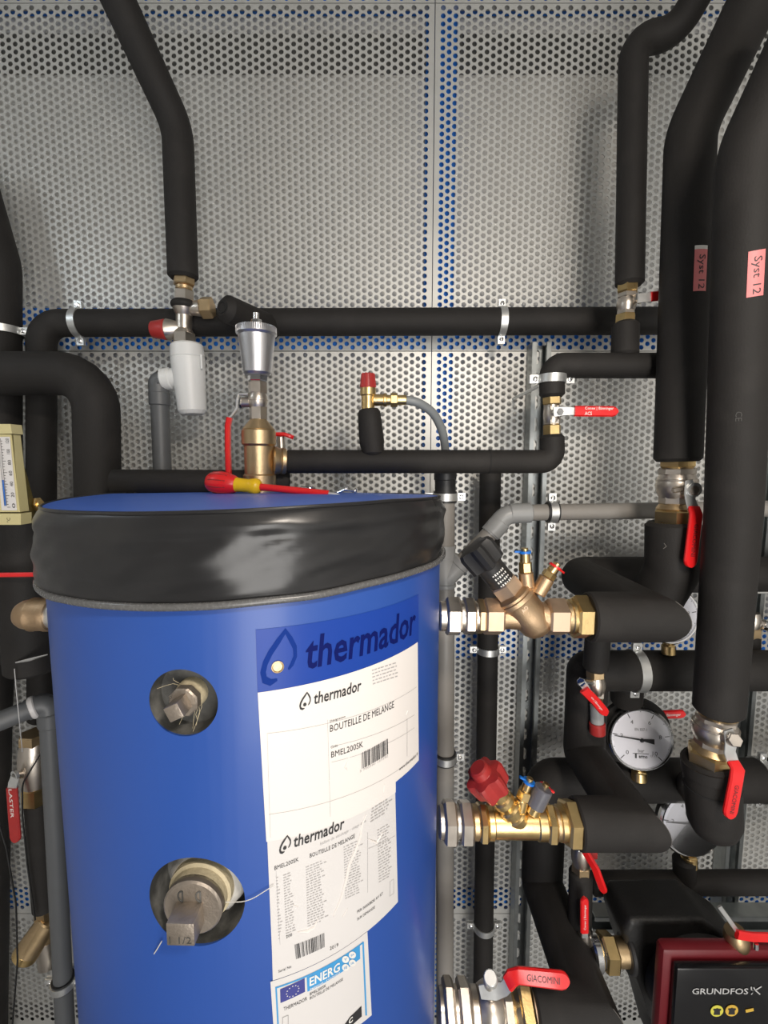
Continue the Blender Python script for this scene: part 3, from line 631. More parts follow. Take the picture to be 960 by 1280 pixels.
for k, (a, b) in enumerate(((431, 1197.5), (439.5, 1192), (431, 1207.5), (439.5, 1202))):
    mb = MB(); mb.add([cylpt(*hit(a+4.4*math.cos(j*PI/8), b+4.4*math.sin(j*PI/8)), r=TR+.0021) for j in range(16)], [tuple(range(16))]); d_ = part('round_badge', mb, WINK, en)
    ptext(('Y', 'IJA', 'IE', 'IA')[k], (a-2, b+2.0), (a+2, b+.6), 3, 3, CYAN, d_, .0025)
ptext('THERMADOR', (354.5, 1262), (383.5, 1248.5), 4.4, 4.4, INK, l3, .0016); ptext('BMEL200SK', (387, 1243), (407, 1232), 3.4, 3.4, INK, l3, .0016); ptext('BOUTEILLE DE MELANGE', (387, 1248), (428, 1224), 3.4, 3.4, INK, l3, .0016)
mb = MB(); mb.add([cylpt(*hit(*q), r=TR+.0016) for q in ((430, 1279.5), (437, 1282), (451.5, 1269), (451, 1256), (436.5, 1270))], [(0, 1, 2, 3, 4)]); ar = part('rating_arrow', mb, INK, l3); ptext('C', (435, 1279), (440, 1274.5), 6.5, 6.5, WINK, ar, .0021, bold=.04)
mb = MB()
for a, b in (((353, 1270), (353, 1283)), ((360, 1267), (360, 1281)), ((353, 1270), (360, 1267)), ((353, 1283), (360, 1280))): m_ = line(a, b, l3, .0016); mb.add(m_.v, m_.f)
part('printed_lines', mb, INK, l3)

# ---------------------------------------------------------------- small builders in pixel terms
def stack(t, p0, p1, Y, rows, ref=None):
    """rows: (part name, v0, v1, shape, radius px, material[, second radius]) along the axis p0 -> p1 (v = pixel coordinate along the larger axis)"""
    Y0, Y1 = Y if isinstance(Y, tuple) else (Y, Y); a, b = P(*p0, Y0), P(*p1, Y1); k = 0 if abs(p1[0]-p0[0]) > abs(p1[1]-p0[1]) else 1
    out = []
    for row in rows:
        nm, v0, v1, sh, rp, m = row[:6]; q0 = a.lerp(b, (v0-p0[k])/(p1[k]-p0[k])); q1 = a.lerp(b, (v1-p0[k])/(p1[k]-p0[k])); r = PX(rp, (q0+q1)/2); mb = MB()
        if sh == 'h': mb.hexn(q0, q1, r, phase=PI/6 if k else 0)
        elif sh == '8': mb.hexn(q0, q1, r, seg=8, phase=PI/8)
        elif sh == 'k': mb.cyl(q0, q1, r, 28, r2=PX(row[6], q1))
        elif sh == 'b':
            L = (q1-q0).length; mb.lathe(q0, q1-q0, [(L*u, r*(.80+.20*math.sin(PI*u))) for u in (0, .15, .3, .5, .7, .85, 1)], 28)
        else: mb.cyl(q0, q1, r, 28)
        out.append(part(nm, mb, m, t))
    return out
def PP(l, Y): return [P(a, b, Y) for a, b in l]

# ---------------------------------------------------------------- pipes on the upper wall
_, w_, rA = pipe('insulated_pipe', [(52, 900, 1.12), (52, 404, 1.12), (1125, 400, 1.12)], 16.5, 'long black insulated pipe running across the wall above the tank', rad=.05, at=1)
clamp(P(99, 404, 1.12), X, rA, Z, 'galvanised clamp on the long upper pipe left of the red cap', lining=False)
clamp(P(627, 402, 1.12), X, rA, Z, 'galvanised clamp on the long upper pipe right of the wall joint', lining=False)
_, w_, r = pipe('insulated_pipe', [(229, 349, 1.06), (222, 160, 1.06), (120, -60, .93), (95, -120, .90)], 18.2, 'black insulated pipe dropping from the top left and bending above the red cap', rad=.10)
# relief group, siphon and drain
t = thing('relief_group', 'nickel and brass relief group with red cap under the bent pipe', 'valve', P(230, 440, 1.06))
stack(t, (230, 345), (230, 440), 1.06, [('brass_nut', 346, 357, 'h', 11.5, BRASSD), ('brass_collar', 357, 363, 'c', 10, BRASSD), ('hex_end', 363, 378, 'h', 10.5, NICKEL), ('rubber_ring', 376, 386, 'b', 16, FOAM), ('body', 384, 414, 'c', 9.5, NICKEL), ('upper_boss', 384, 396, 'k', 13.5, NICKEL, 9.5), ('lower_hex', 416, 430, 'h', 12, NICKEL), ('lower_collar', 410, 418, 'k', 9.5, NICKEL, 12.5)])
stack(t, (190, 412), (232, 412), 1.06, [('red_cap', 190, 208, 'k', 10.2, REDM, 12.5), ('side_port', 208, 228, 'k', 13, NICKEL, 9)])
stack(t, (230, 386), (282, 384), 1.06, [('side_port', 236, 252, 'k', 8, NICKEL, 10), ('brass_nut', 252, 266, 'h', 11.5, BRASSD)])
o, w_, r = pipe('insulated_pipe', [(278, 384, .99), (345, 412, 1.13)], 17, 'short black insulated stub pointing at the viewer beside the relief group', chamfer=.012)
mb = MB(); d = (w_[1]-w_[0]).normalized(); mb.ring(w_[0]-d*.0004, d, r*.42, r*.36, .004, 24); part('cut_ring', mb, FOAMCUT, o)
t = thing('siphon_trap', 'white plastic siphon trap hanging under the relief group', 'siphon trap', P(241, 517, 1.06))
stack(t, (233, 428), (241, 520), 1.06, [('collar', 430, 449, 'k', 19.5, WHITEP, 20.5), ('cup', 446, 516, 'k', 20.5, WHITEP, 17.0), ('bottom', 512, 518, 'k', 17, WHITEP, 15)])
stack(t, (236, 470), (200, 475), 1.06, [('outlet', 228, 213, 'c', 12, WHITEP), ('outlet_ring', 215, 203, 'c', 13.5, WHITEP)])
mb = MB(); a = P(252, 452, 1.04); mb.box(a, (.004, .003, .03)); part('rib', mb, WHITEP, t)
t = thing('drain_pipe', 'dark grey drain pipe dropping from the white siphon trap', 'drain pipe', P(204, 640, 1.06))
mb = MB(); mb.tube(fil([P(204, 475, 1.06), P(198, 478, 1.06), P(199, 500, 1.06)], .03), PX(12, P(200, 480, 1.06)), 20); part('elbow', mb, PVCD, t)
stack(t, (199, 488), (206, 660), 1.06, [('socket', 490, 507, 'c', 12.5, PVCD), ('tube', 505, 660, 'c', 10.8, PVCD)])

# ---------------------------------------------------------------- right upper wall: insulated drop, valves, cross run
_, w_, rD = pipe('insulated_pipe', [(787, 358, .95), (792, 50, .97), (845, 42, .96), (890, -40, .90), (930, -120, .84)], 16.8, 'black insulated pipe with a stepped bend at the top right', rad=[.055, .05, .05])
t = thing('ball_valve', 'nickel ball valve with brass nuts beneath the stepped black pipe', 'ball valve', P(783, 405, .95), 'small ball valves')
stack(t, (785, 355), (781, 408), .95, [('brass_nut', 355, 366, 'h', 11, BRASS), ('hex_end', 366, 373, 'h', 10, NICKEL), ('body', 371, 390, 'b', 11.5, NICKEL), ('hex_end', 388, 394, 'h', 9.5, NICKEL), ('brass_nut', 393, 405, 'h', 10.5, BRASS)])
stack(t, (786, 376), (806, 371), (.95, .92), [('stem', 788, 800, 'c', 5, NICKEL), ('stem_nut', 798, 803, 'h', 6, CHROME)])
lever(t, PP([(797, 373), (808, 372), (814, 371)], .915), PP([(813, 371), (850, 367)], .915), Z, .018, .018)
_, w_, r = pipe('insulated_pipe', [(690, 497, .93), (690, 457, .93), (900, 457, .93)], 15.5, 'black insulated pipe running right from the upper end of the strut rail', rad=.022, at=1)
rB = r
_, w_, r = pipe('insulated_pipe', [(782, 404, .95), (781, 447, .94)], 16, 'short black insulated riser between the two upper right pipes')
clamp(P(690, 474, .93), Z, rB, X, 'galvanised clamp round the pipe end above the small red lever', lining=False)
t = thing('ball_valve', 'nickel ball valve with red lever beside the strut rail', 'ball valve', P(690, 548, .93), 'small ball valves')
stack(t, (690, 494), (690, 552), .93, [('brass_nut', 494, 506, 'h', 10, BRASS), ('body', 504, 532, 'b', 10.5, NICKEL), ('hex_end', 507, 513, 'h', 9, NICKEL), ('hex_end', 524, 531, 'h', 9, NICKEL), ('brass_nut', 531, 546, 'h', 9.5, BRASS)])
a, b = P(692, 515, .925), P(699, 515, .885)
mb = MB(); mb.cyl(a, b, PX(6, a)); mb.hexn(b, b-Yv*.006, .006); part('stem', mb, CHROME, t)
lever(t, PP([(692, 515), (704, 514), (720, 514)], .884), PP([(718, 514), (772, 514.5)], .882), Z, [.020, .017, .015], .0195, txt=['Conex | Bänninger', 'ACS'], tm=WINK, trange=(.22, .88), tb=.01)
pipeG = pipe('insulated_pipe', [(357, 577, .92), (691, 577, .92), (690, 543, .92)], 14.6, 'slim black insulated pipe running from the brass tee to the red lever valve', rad=.022, at=0, marks=[(0, .76)])
# safety valve and hose
t = thing('safety_valve', 'small brass safety valve with red cap and grey overflow hose', 'safety valve', P(465, 570, .92))
mb = MB(); a, b = P(461, 512, .92), P(466, 566, .915); mb.tube([a, a.lerp(b, .06), a.lerp(b, .3), a.lerp(b, .75), b, b-Z*.008], [PX(q, a) for q in (12, 14, 14.8, 15.6, 13.5, 8)], 24); st = part('insulated_stem', mb, FOAM, t)
stack(t, (460, 466), (460, 515), .92, [('body', 488, 514, 'c', 8.3, BRASS), ('gold_collar', 484, 495, 'c', 9.8, BRASS), ('red_cap', 467, 486, 'k', 7.6, REDM, 9.6)])
mb = MB(); a, b = P(460, 467, .92), P(460, 484, .92)
for k in range(10):
    e = V((math.cos(k*PI/5), math.sin(k*PI/5), 0)); mb.tube([a+e*PX(7.6, a), b+e*PX(9.4, a)], .0016, 6)
part('cap_ribs', mb, REDM, t)
stack(t, (462, 500), (520, 500), .92, [('side_port', 466, 482, 'c', 7.2, BRASS), ('brass_ring', 479, 484, 'c', 8.4, BRASS), ('hose_nut', 488, 497, 'h', 7.6, BRASS), ('hose_tail', 483, 508, 'c', 6.2, BRASS)])
mb = MB(); mb.tube(fil([P(506, 500, .92), P(521, 502, .92), P(542, 515, .94), P(554, 540, .97), P(557, 565, .99), P(557, 606, 1.0)], .12), PX(5.6, P(520, 500, .92)), 14); part('hose', mb, HOSE, t)

# ---------------------------------------------------------------- air vent on the lid
t = thing('air_vent', 'silver automatic air vent on a brass tee standing on the blue lid', 'air vent', P(323, 614, .90))
vx = lambda rows: stack(t, (320, 388), (325, 616), .90, rows)
vx([('bleed_nipple', 391, 406, 'c', 4, CHROME), ('nipple_nut', 399, 407, 'h', 6, CHROME), ('cap', 408, 419, 'k', 24, ALU, 25), ('cup', 417, 467, 'k', 22.5, ALU, 17.5), ('chrome_hex', 466, 475, 'h', 10.5, CHROME), ('valve_hex', 475, 490, 'h', 10, NICKEL), ('valve_body', 488, 507, 'b', 12, NICKEL), ('valve_ring', 496, 499, 'c', 12.2, NICKEL), ('valve_hex', 506, 523, 'h', 9.5, NICKEL), ('bushing', 522, 536, 'k', 11, BRASSD, 20), ('tee_collar', 534, 556, 'c', 21, BRASSD), ('tee_body', 554, 600, 'c', 18.2, BRASSD), ('tee_collar', 591, 618, 'c', 20, BRASSD)])
mb = MB(); a, b = P(320.3, 409, .90), P(320.5, 418, .90)
for k in range(64):
    e = V((math.cos(k*PI/32), math.sin(k*PI/32), 0)); r0 = PX(24.3, a); mb.box((a+b)/2+e*r0, (.0018, .0014, (a-b).length*.9), (e, Z.cross(e), Z))
o = part('knurling', mb, ALU, t, kind='stuff')
stack(t, (326, 575), (362, 577), (.90, .92), [('side_port', 340, 353, 'k', 18, BRASSD, 15.5), ('brass_ring', 350, 357, 'c', 16.5, BRASSD)])
stack(t, (320, 503), (302, 503), .90, [('stem', 313, 302, 'c', 6.2, NICKEL), ('stem_nut', 303, 299, 'h', 6.0, CHROME)])
lever(t, PP([(311, 493), (299, 493), (297, 500), (297, 510), (291, 519), (286, 524)], .895), PP([(287, 522), (285, 532), (285, 560), (286, 597)], .895), Yv, .013, .014, th=.0045, tg=.010)
t = thing('drain_cock', 'small red drain lever peeking from behind the brass tee', 'drain cock', P(352, 572, .96))
mb = MB(); mb.cyl(P(352, 566, .96), P(351, 546, .96), PX(5, P(352, 560, .96))); part('stem', mb, NICKEL, t)
lever(t, PP([(340, 543), (346, 543)], .955), PP([(345, 543), (356, 543), (367, 547)], .955), Yv, .014, .015)

# ---------------------------------------------------------------- loose things on the lid
t = thing('foam_tube_offcut', 'loose length of hollow black pipe insulation lying on the lid', 'foam tube', P(240, 618, .93))
a, b = P(141, 603, .90), P(362, 603, .955); d = (b-a).normalized(); r = PX(15.8, (a+b)/2); L = (b-a).length
mb = MB(); mb.lathe(a, d, [(.03, r*.42), (.0, r*.44), (0, r*.90), (.004, r), (L-.004, r), (L, r*.9)], 28, cap=False); part('tube', mb, FOAM, t)
mb = MB(); mb.lathe(a, d, [(.028, r*.43), (.030, .0005)], 20, cap=False); part('bore', mb, FOAMCUT, t)
t = thing('screwdriver', 'red and yellow insulated screwdriver lying on the blue lid', 'screwdriver', P(330, 617, .80))
a, b = P(259, 602, .83), P(424, 618.5, .79); d = (b-a).normalized(); L = (b-a).length; g = lambda px: (px-259)/(424-259)*L; u = PX(1, a)
mb = MB(); mb.lathe(a, d, [(g(260), u*4), (g(260.5), u*9), (g(264), u*12), (g(275), u*14.2), (g(285), u*13.8), (g(294), u*11), (g(297), u*9.5)], 20); hd = part('handle', mb, RED, t)
mb = MB()
for k in range(10):
    e0, e1 = basis(d); e = e0*math.cos(k*PI/5)+e1*math.sin(k*PI/5); mb.tube([a+d*g(266)+e*u*12.3, a+d*g(277)+e*u*14.0, a+d*g(288)+e*u*12.6], u*.9, 6)
part('grip_ribs', mb, REDM, hd)
mb = MB(); mb.lathe(a, d, [(0, u*2), (g(259.2), u*6), (g(261), u*8)], 16); part('end_cap', mb, YEL, hd)
mb = MB(); mb.lathe(a, d, [(g(292), u*9.8), (g(300), u*8.6), (g(312), u*8.2), (g(317), u*9.4), (g(322), u*10.2), (g(325), u*9), (g(328), u*6)], 20); part('yellow_collar', mb, YEL, t)
mb = MB(); mb.lathe(a, d, [(g(326), u*4.4), (g(411), u*4.2), (g(411.5), u*3.2)], 16); part('insulated_shaft', mb, RED, t)
mb = MB(); mb.lathe(a, d, [(g(411), u*2.4), (g(418), u*2.4), (g(425), u*.8)], 10); part('tip', mb, ZINC, t)
for k, (p0, p1, nm) in enumerate((((431, 612.5), (444, 613.5), 'small steel screw lying nearest the right of the lid'), ((422, 616), (433, 611), 'small steel screw lying beside the screwdriver tip'), ((376, 609), (388, 611), 'small steel screw lying behind the screwdriver shaft'))):
    Yk = (.86, .85, .89)[k]; a, b = P(*p0, Yk), P(*p1, Yk-.005); d = (b-a).normalized(); L = (b-a).length; t = thing('steel_screw', nm, 'screw', (a+b)/2, 'loose screws on the lid')
    mb = MB(); mb.tube([a, b], .0022, 8); part('shank', mb, CHROME, t); mb = MB(); mb.lathe(b, d, [(-.002, .0032), (.0, .0055), (.002, .0045)], 12); part('head', mb, CHROME, t)

# ---------------------------------------------------------------- grey waste pipes behind the tank
rp = PX(12, P(557, 640, 1.0))
t = thing('waste_pipe', 'pale grey waste pipe standing beside the right edge of the tank', 'waste pipe', P(557, 1300, 1.0))
mb = MB(); mb.cyl(P(556.5, 614, 1.0), P(556, 1330, 1.0), rp, 24); part('tube', mb, PVC, t)
mb = MB(); mb.cyl(P(556.5, 590, 1.0), P(556.5, 616, 1.0), rp*1.08, 24); mb.cyl(P(556.5, 590, 1.0), P(556.5, 601, 1.0), rp*1.16, 24); part('black_socket', mb, BLACKP, t)
mb = MB(); mb.cyl(P(556.3, 681, 1.0), P(556.3, 735, 1.0), rp*1.08, 24); mb.ring(P(556.3, 683, 1.0), Z, rp*1.16, rp, .006); mb.ring(P(556.3, 698, 1.0), Z, rp*1.14, rp, .004); mb.ring(P(556.3, 731, 1.0), Z, rp*1.16, rp, .006)
mb.cyl(P(556.5, 724, 1.0), P(576, 703, .995), rp*1.05, 20); mb.cyl(P(572, 707, .997), P(579, 700, .995), rp*1.16, 20); part('branch_tee', mb, PVCL, t)
clamp(P(556.5, 621, 1.0), Z, rp, X, 'galvanised clamp on the grey pipe beside the tank cap'); clamp(P(556.2, 946, 1.0), Z, rp, X, 'dark lined clamp low on the grey pipe beside the labels')
t = thing('condensate_pipe', 'pale grey horizontal drain pipe with angled elbow behind the bronze valve', 'drain pipe', P(700, 655, 1.0))
rj = PX(10.3, P(700, 640, 1.0)); el = [P(655, 641, 1.0), P(632, 644, 1.0), P(612, 667, 1.0)]
mb = MB(); mb.cyl(P(650, 641, 1.0), P(1130, 633, 1.0), rj, 20); part('tube', mb, PVC, t)
mb = MB(); mb.tube(fil(el, .03), rj*1.17, 20); mb.cyl(P(664, 641, 1.0), P(636, 642, 1.0), rj*1.22, 20); mb.cyl(P(627, 651, 1.0), P(613, 667, 1.0), rj*1.24, 20); part('elbow', mb, PVCL, t)
mb = MB(); mb.cyl(P(618, 661, 1.0), P(574, 706, .998), rj, 20); part('short_tube', mb, PVC, t)
clamp(P(690, 640, 1.0), X, rj, Z, 'lined galvanised clamp holding the horizontal grey pipe to the rail')
_, w_, rV = pipe('insulated_pipe', [(613, 582, 1.10), (602, 1330, 1.10)], 13.2, 'slim black insulated riser standing between the grey pipe and strut rail')
clamp(P(610, 812, 1.10), Z, rV, X, 'clamp with two screws on the slim black riser below the bronze valve', lining=False); clamp(P(605, 1157, 1.10), Z, rV, X, 'clamp with two screws on the slim black riser near the bottom', lining=False)

# ---------------------------------------------------------------- thick supply pipes on the right
sysA, wA, rSA = pipe('insulated_pipe', [(847, 577, .87), (863, 165, .87), (950, -15, .82), (1010, -140, .78)], 26.8, 'thick black supply pipe with pink label ending above the upper red lever', rad=.12)
sysB, wB, rSB = pipe('insulated_pipe', [(898, 889, .79), (916, 640, .76), (936, 190, .70), (1010, 35, .66), (1060, -80, .62)], 28.0, 'thickest black pipe at the far right with pink label', rad=[.2, .12, .1])
def pipe_label(o, cpx, cpy, axis, r, w, top, hgt, txt, tilt):
    """small sticker wrapped round a pipe: angle range around its axis"""
    top, bot = V(top), V(hgt); ax = (bot-top).normalized(); n0 = (CAM-top); n0 = (n0-ax*n0.dot(ax)).normalized(); s_ = ax.cross(n0)  # s_: to the left seen from the camera
    if s_.x < 0: s_ = -s_
    def f(a, b, off): ang = tilt+(a-.5)*w+b*0; return top.lerp(bot, 1-b)+(n0*math.cos(ang)+s_*math.sin(ang))*(r+off)
    mb = MB(); vs = [f(i/6, j/2, .0006) for j in range(3) for i in range(7)]; mb.add(vs, [(j*7+i, j*7+i+1, (j+1)*7+i+1, (j+1)*7+i) for j in range(2) for i in range(6)]); lb = part('pink_label', mb, PINK, o, label='pink system label')
    uv, fs, _ = glyphs('Syst 12', .0, .0)
    mb = MB(); mb.add([f(.2+.62*b, 1-(.13+.82*a), .0011) for a, b in uv], fs); part('lettering', mb, INK, lb); return f, lb
def axis_at(wp, i, px_y):                                   # point of a pipe axis nearest to an image row
    best = None
    for k in range(401):
        q = wp[i].lerp(wp[i+1], k/400); d = q-CAM; yy = 640-F*d.dot(upv)/d.dot(fwd)
        if best is None or abs(yy-px_y) < best[0]: best = (abs(yy-px_y), q)
    return best[1]
f, lb = pipe_label(sysA, 0, 0, None, rSA, .56, axis_at(wA, 0, 324), axis_at(wA, 0, 374), 'Syst 12', .60)
mb = MB(); mb.add([f(i/6, 1.0+.09*j, .0005) for j in range(2) for i in range(7)], [(i, i+1, 8+i, 7+i) for i in range(6)]); part('white_label_end', mb, WINK, lb)
pipe_label(sysB, 0, 0, None, rSB, .50, axis_at(wB, 1, 322), axis_at(wB, 1, 377), 'Syst 12', .36)
# faint CE mark on the far right pipe
tp, bt = axis_at(wB, 1, 512), axis_at(wB, 1, 524); ax = (bt-tp).normalized(); n0 = CAM-tp; n0 = (n0-ax*n0.dot(ax)).normalized(); s_ = ax.cross(n0); s_ = s_ if s_.x > 0 else -s_
uv, fs, _ = glyphs('CE'); mb = MB(); mb.add([tp.lerp(bt, a)+(n0*math.cos(-.05+b*.2)+s_*math.sin(-.05+b*.2))*(rSB+.0005) for a, b in uv], fs); part('lettering', mb, mat('faint_print', (.07, .068, .065), .8), sysB)

def big_valve(name, label, px0, py0, px1, py1, Y, rp, lev):
    t = thing('ball_valve', label, 'ball valve', P(px1, py1, Y), 'lever ball valves')
    f_ = lambda s: py0+(py1-py0)*s
    stack(t, (px0, py0), (px1, py1), Y, [('brass_nut', f_(-.02), f_(.14), 'h', rp*.88, BRASS), ('hex_end', f_(.13), f_(.25), '8', rp*.92, NICKEL), ('body', f_(.22), f_(.58), 'b', rp*1.12, NICKEL), ('body_ring', f_(.30), f_(.335), 'c', rp*1.10, NICKEL), ('hex_end', f_(.54), f_(.68), '8', rp*.86, NICKEL), ('brass_ring', f_(.66), f_(.76), 'k', rp*.9, BRASSD, rp*1.06), ('brass_nut', f_(.75), f_(1.02), 'h', rp*1.06, BRASS)])
    return t
t = big_valve('ball_valve', 'large nickel ball valve with red lever under the upper thick pipe', 847, 573, 844, 657, .87, 21, None)
a = P(850, 617, .86); b = P(866, 613, .815); mb = MB(); mb.cyl(a, b, PX(6, a)); mb.hexn(b, b+(b-a).normalized()*.006, .009); part('stem', mb, NICKEL, t)
stack(t, (840, 613), (853, 611), .835, [('stop_bolt', 841, 852, 'h', 3.2, NICKEL)])
mb = MB(); mb.ring(P(868, 612, .812), Yv, .0125, .0075, .004, 24); part('lever_eye', mb, ZINC, t)
lever(t, PP([(861, 600), (863, 616), (863, 625), (867, 637)], .816), [P(867, 634, .816), P(870, 643, .808), P(869, 652, .806), P(862, 709, .806)], X, [.013, .022, .018, .020], [.021, .023, .023, .0235], tg=.008, txt=['GIACOMINI'], tdir=1, trange=(.05, .75), tscale=.30, tb=.0)
t = big_valve('ball_valve', 'large nickel ball valve with red lever at the foot of the far right pipe', 897, 884, 889, 955, .79, 23, None)
a = P(897, 922, .78); b = P(917, 925, .735); mb = MB(); mb.cyl(a, b, PX(7, a)); mb.hexn(b, b+(b-a).normalized()*.007, .010); part('stem', mb, NICKEL, t)
lever(t, PP([(910, 912), (914, 928), (912, 940), (917, 955)], .742), [P(916, 952, .742), P(922, 962, .732), P(920, 975, .728), P(911, 1022, .726)], X, [.016, .022, .020, .020], [.021, .023, .023, .024], tg=.008, txt=['GIACOMINI'], trange=(.10, .85), tscale=.30, tb=.0)

# ---------------------------------------------------------------- tank outlets and their mitred insulated pipes
def rhex(x0, x1, y, rp, m, nm='hex'): return (nm, x0, x1, 'h', rp, m)
t = thing('balancing_valve', 'cast bronze balancing valve with black handwheel on the upper tank outlet', 'balancing valve', P(645, 795, .773))
stack(t, (540, 770), (740, 771), .773, [('tank_stub', 548, 559, 'c', 18.5, NICKEL), ('union_nut', 557, 575, 'h', 21.5, NICKEL), ('union_ring', 574, 580, 'c', 19.5, NICKEL), ('union_body', 579, 593, 'h', 20.5, NICKEL), ('union_ring', 592, 597, 'c', 19, NICKEL), ('adapter', 595, 605, 'h', 19.5, BRASSD), ('end_hex', 604, 627, 'h', 20.5, BRONZED), ('end_hex', 682, 707, 'h', 20.5, BRONZED), ('sealing_ring', 704, 712, 'c', 20.5, BRASSD), ('brass_ring', 710, 717, 'c', 22, BRASS), ('brass_nut', 715, 735, 'h', 24, BRASS)])
A0 = P(664, 772, .773); D1 = nrm((-.635, 0, .77)); u = PX(1, A0); O = lambda s: A0+D1*(u*s)
mb = MB(); a, b = P(624, 770, .773), P(686, 771, .773); L = (b-a).length
mb.lathe(a, b-a, [(0, u*17), (L*.2, u*16), (L*.45, u*17), (L*.7, u*19), (L, u*18)], 28)
mb.lathe(O(-24), D1, [(0, u*10), (u*5, u*17), (u*12, u*21), (u*30, u*22.5), (u*46, u*23), (u*54, u*25)], 32)
bd = part('body', mb, BRONZE, t)
mb = MB(); mb.lathe(O(29), D1, [(0, u*24), (u*2, u*27), (u*7, u*27), (u*8, u*25), (u*11, u*25), (u*14, u*20)], 32); part('bonnet_flange', mb, BRONZE, t)
mb = MB(); mb.hexn(O(41), O(60), u*17); part('bonnet_nut', mb, BRONZED, t)
mb = MB(); mb.lathe(O(58), D1, [(0, u*15.5), (u*3, u*16.5), (u*24, u*16.5), (u*30, u*18)], 28); hw = part('handle_sleeve', mb, BLACKP, t)
e0 = nrm((.77, 0, .635)); nfr = V((0, -1, 0)); mb = MB()
for i in range(4):
    for j in range(6):
        ang = -.30+j*.19; s0 = 61+i*5.2; pa = O(s0)+(nfr*math.cos(ang)+e0*math.sin(ang))*u*16.8; da = (e0*math.cos(ang)-nfr*math.sin(ang))
        mb.box(pa, (u*1.6, u*2.6 if (i+j) % 3 else u*1.4, .0004), (da, D1, nfr*math.cos(ang)+e0*math.sin(ang)))
part('scale_marks', mb, WINK, hw, kind='stuff')
mb = MB(); NN = 24; prof = [(86, .85), (88, 1.0), (112, 1.05), (117, .95), (118, .6)]; vs = []
for s_, k in prof:
    for i in range(NN):
        a_ = 2*PI*i/NN; rr = u*(20.5+3.4*math.cos(5*a_))*k; vs.append(O(s_)+(nfr*math.cos(a_)+e0*math.sin(a_))*rr)
mb.add(vs, [(j*NN+i, j*NN+(i+1) % NN, (j+1)*NN+(i+1) % NN, (j+1)*NN+i) for j in range(4) for i in range(NN)]+[tuple(range(NN))[::-1], tuple(4*NN+i for i in range(NN))]); part('handwheel', mb, BLACKP, t, ang=25)
def port(t, pts, rads, tagm, tagp, tagd, mats=(BRONZE, BRASS, BRASS), Y=.765):
    w_ = [P(*q, Y) for q in pts]; u_ = PX(1, w_[0])
    mb = MB(); mb.cyl(w_[0], w_[1], u_*rads[0], 16); a = part('port_boss', mb, mats[0], t)
    mb = MB(); mb.hexn(w_[1], w_[1].lerp(w_[2], .5), u_*rads[1]); mb.cyl(w_[1].lerp(w_[2], .45), w_[2], u_*rads[2], 16); mb.cyl(w_[2], w_[2]+(w_[2]-w_[1]).normalized()*u_*5, u_*rads[2]*.72, 12); b = part('test_port', mb, mats[1], t)
    d = (w_[2]-w_[1]).normalized(); c = w_[2]; q = nrm(tagd)
    mb = MB(); mb.ring(c, d, u_*rads[2]*1.25, u_*rads[2]*.7, u_*3, 16); mb.strip([c+q*u_*rads[2]*.8, c+q*u_*(rads[2]+7)], q.cross(d), u_*4.5, u_*2.4); part('tag_strap', mb, tagm, t)
port(t, [(660, 742), (657, 715), (656, 690)], (9, 7, 6), BLUET, None, (-1, 0, .03))
port(t, [(672, 742), (684, 722), (694, 708)], (9.5, 7.5, 6.5), RED, None, (.5, -.7, -.4))
text_flat('lettering', 'AO', P(655, 767, .730), V((.0075, 0, .0095)), V((-.005, 0, .004)), BRONZED, bd)

t = thing('balancing_valve', 'polished brass balancing valve with red handwheel on the middle tank outlet', 'balancing valve', P(640, 1050, .773))
stack(t, (540, 1027), (740, 1029), .773, [('tank_stub', 548, 556, 'c', 19, NICKEL), ('union_nut', 554, 570, 'h', 23, NICKEL), ('union_ring', 569, 575, 'c', 19, NICKEL), ('union_body', 574, 590, 'h', 22.5, NICKEL), ('union_ring', 589, 598, 'c', 20, BRASSD), ('end_hex', 597, 608, 'h', 20.5, BRASS), ('body', 606, 683, 'c', 18.5, BRASS), ('body_band', 607, 617, 'c', 20, BRASS), ('body_band', 668, 682, 'c', 20, BRASS), ('end_hex', 680, 692, 'h', 20.5, BRASS), ('sealing_ring', 691, 697, 'c', 19.5, BRASSD), ('brass_ring', 696, 706, 'c', 20.5, BRASS), ('brass_nut', 704, 721, 'h', 24.5, BRASS)])
A0 = P(646, 1022, .768); D1 = nrm((-.58, -.10, .81)); u = PX(1, A0); O = lambda s: A0+D1*(u*s)
mb = MB(); mb.lathe(O(-8), D1, [(0, u*14), (u*14, u*15.5), (u*16, u*13), (u*20, u*13), (u*22, u*15), (u*28, u*15), (u*30, u*12.5), (u*36, u*12.5), (u*38, u*14), (u*44, u*13.5), (u*46, u*11), (u*60, u*11)], 24); part('bonnet', mb, BRASS, t)
e1, e2 = basis(D1); mb = MB(); NN = 36; prof = [(50, .70), (54, .95), (73, 1.05), (79, 1.0), (81, .62), (81.5, .60), (89, .56), (91, .45)]; vs = []
for s_, k in prof:
    for i in range(NN):
        a_ = 2*PI*i/NN; rr = u*(23.5+(3.0*math.cos(6*a_) if s_ < 80 else 0))*k; vs.append(O(s_)+(e1*math.cos(a_)+e2*math.sin(a_))*rr*.93)
mb.add(vs, [(j*NN+i, j*NN+(i+1) % NN, (j+1)*NN+(i+1) % NN, (j+1)*NN+i) for j in range(len(prof)-1) for i in range(NN)]+[tuple(range(NN))[::-1], tuple((len(prof)-1)*NN+i for i in range(NN))]); part('handwheel', mb, REDM, t, ang=25)
port(t, [(650, 1012), (653, 998), (661, 977)], (8, 7.5, 6), BLUET, None, (-.9, 0, .5), mats=(BRASS, BRASS, BRASS))
port(t, [(665, 1016), (672, 1002), (681, 984)], (9, 8, 6), RED, None, (.9, 0, -.5), mats=(BRASS, BRASS, BRASS))
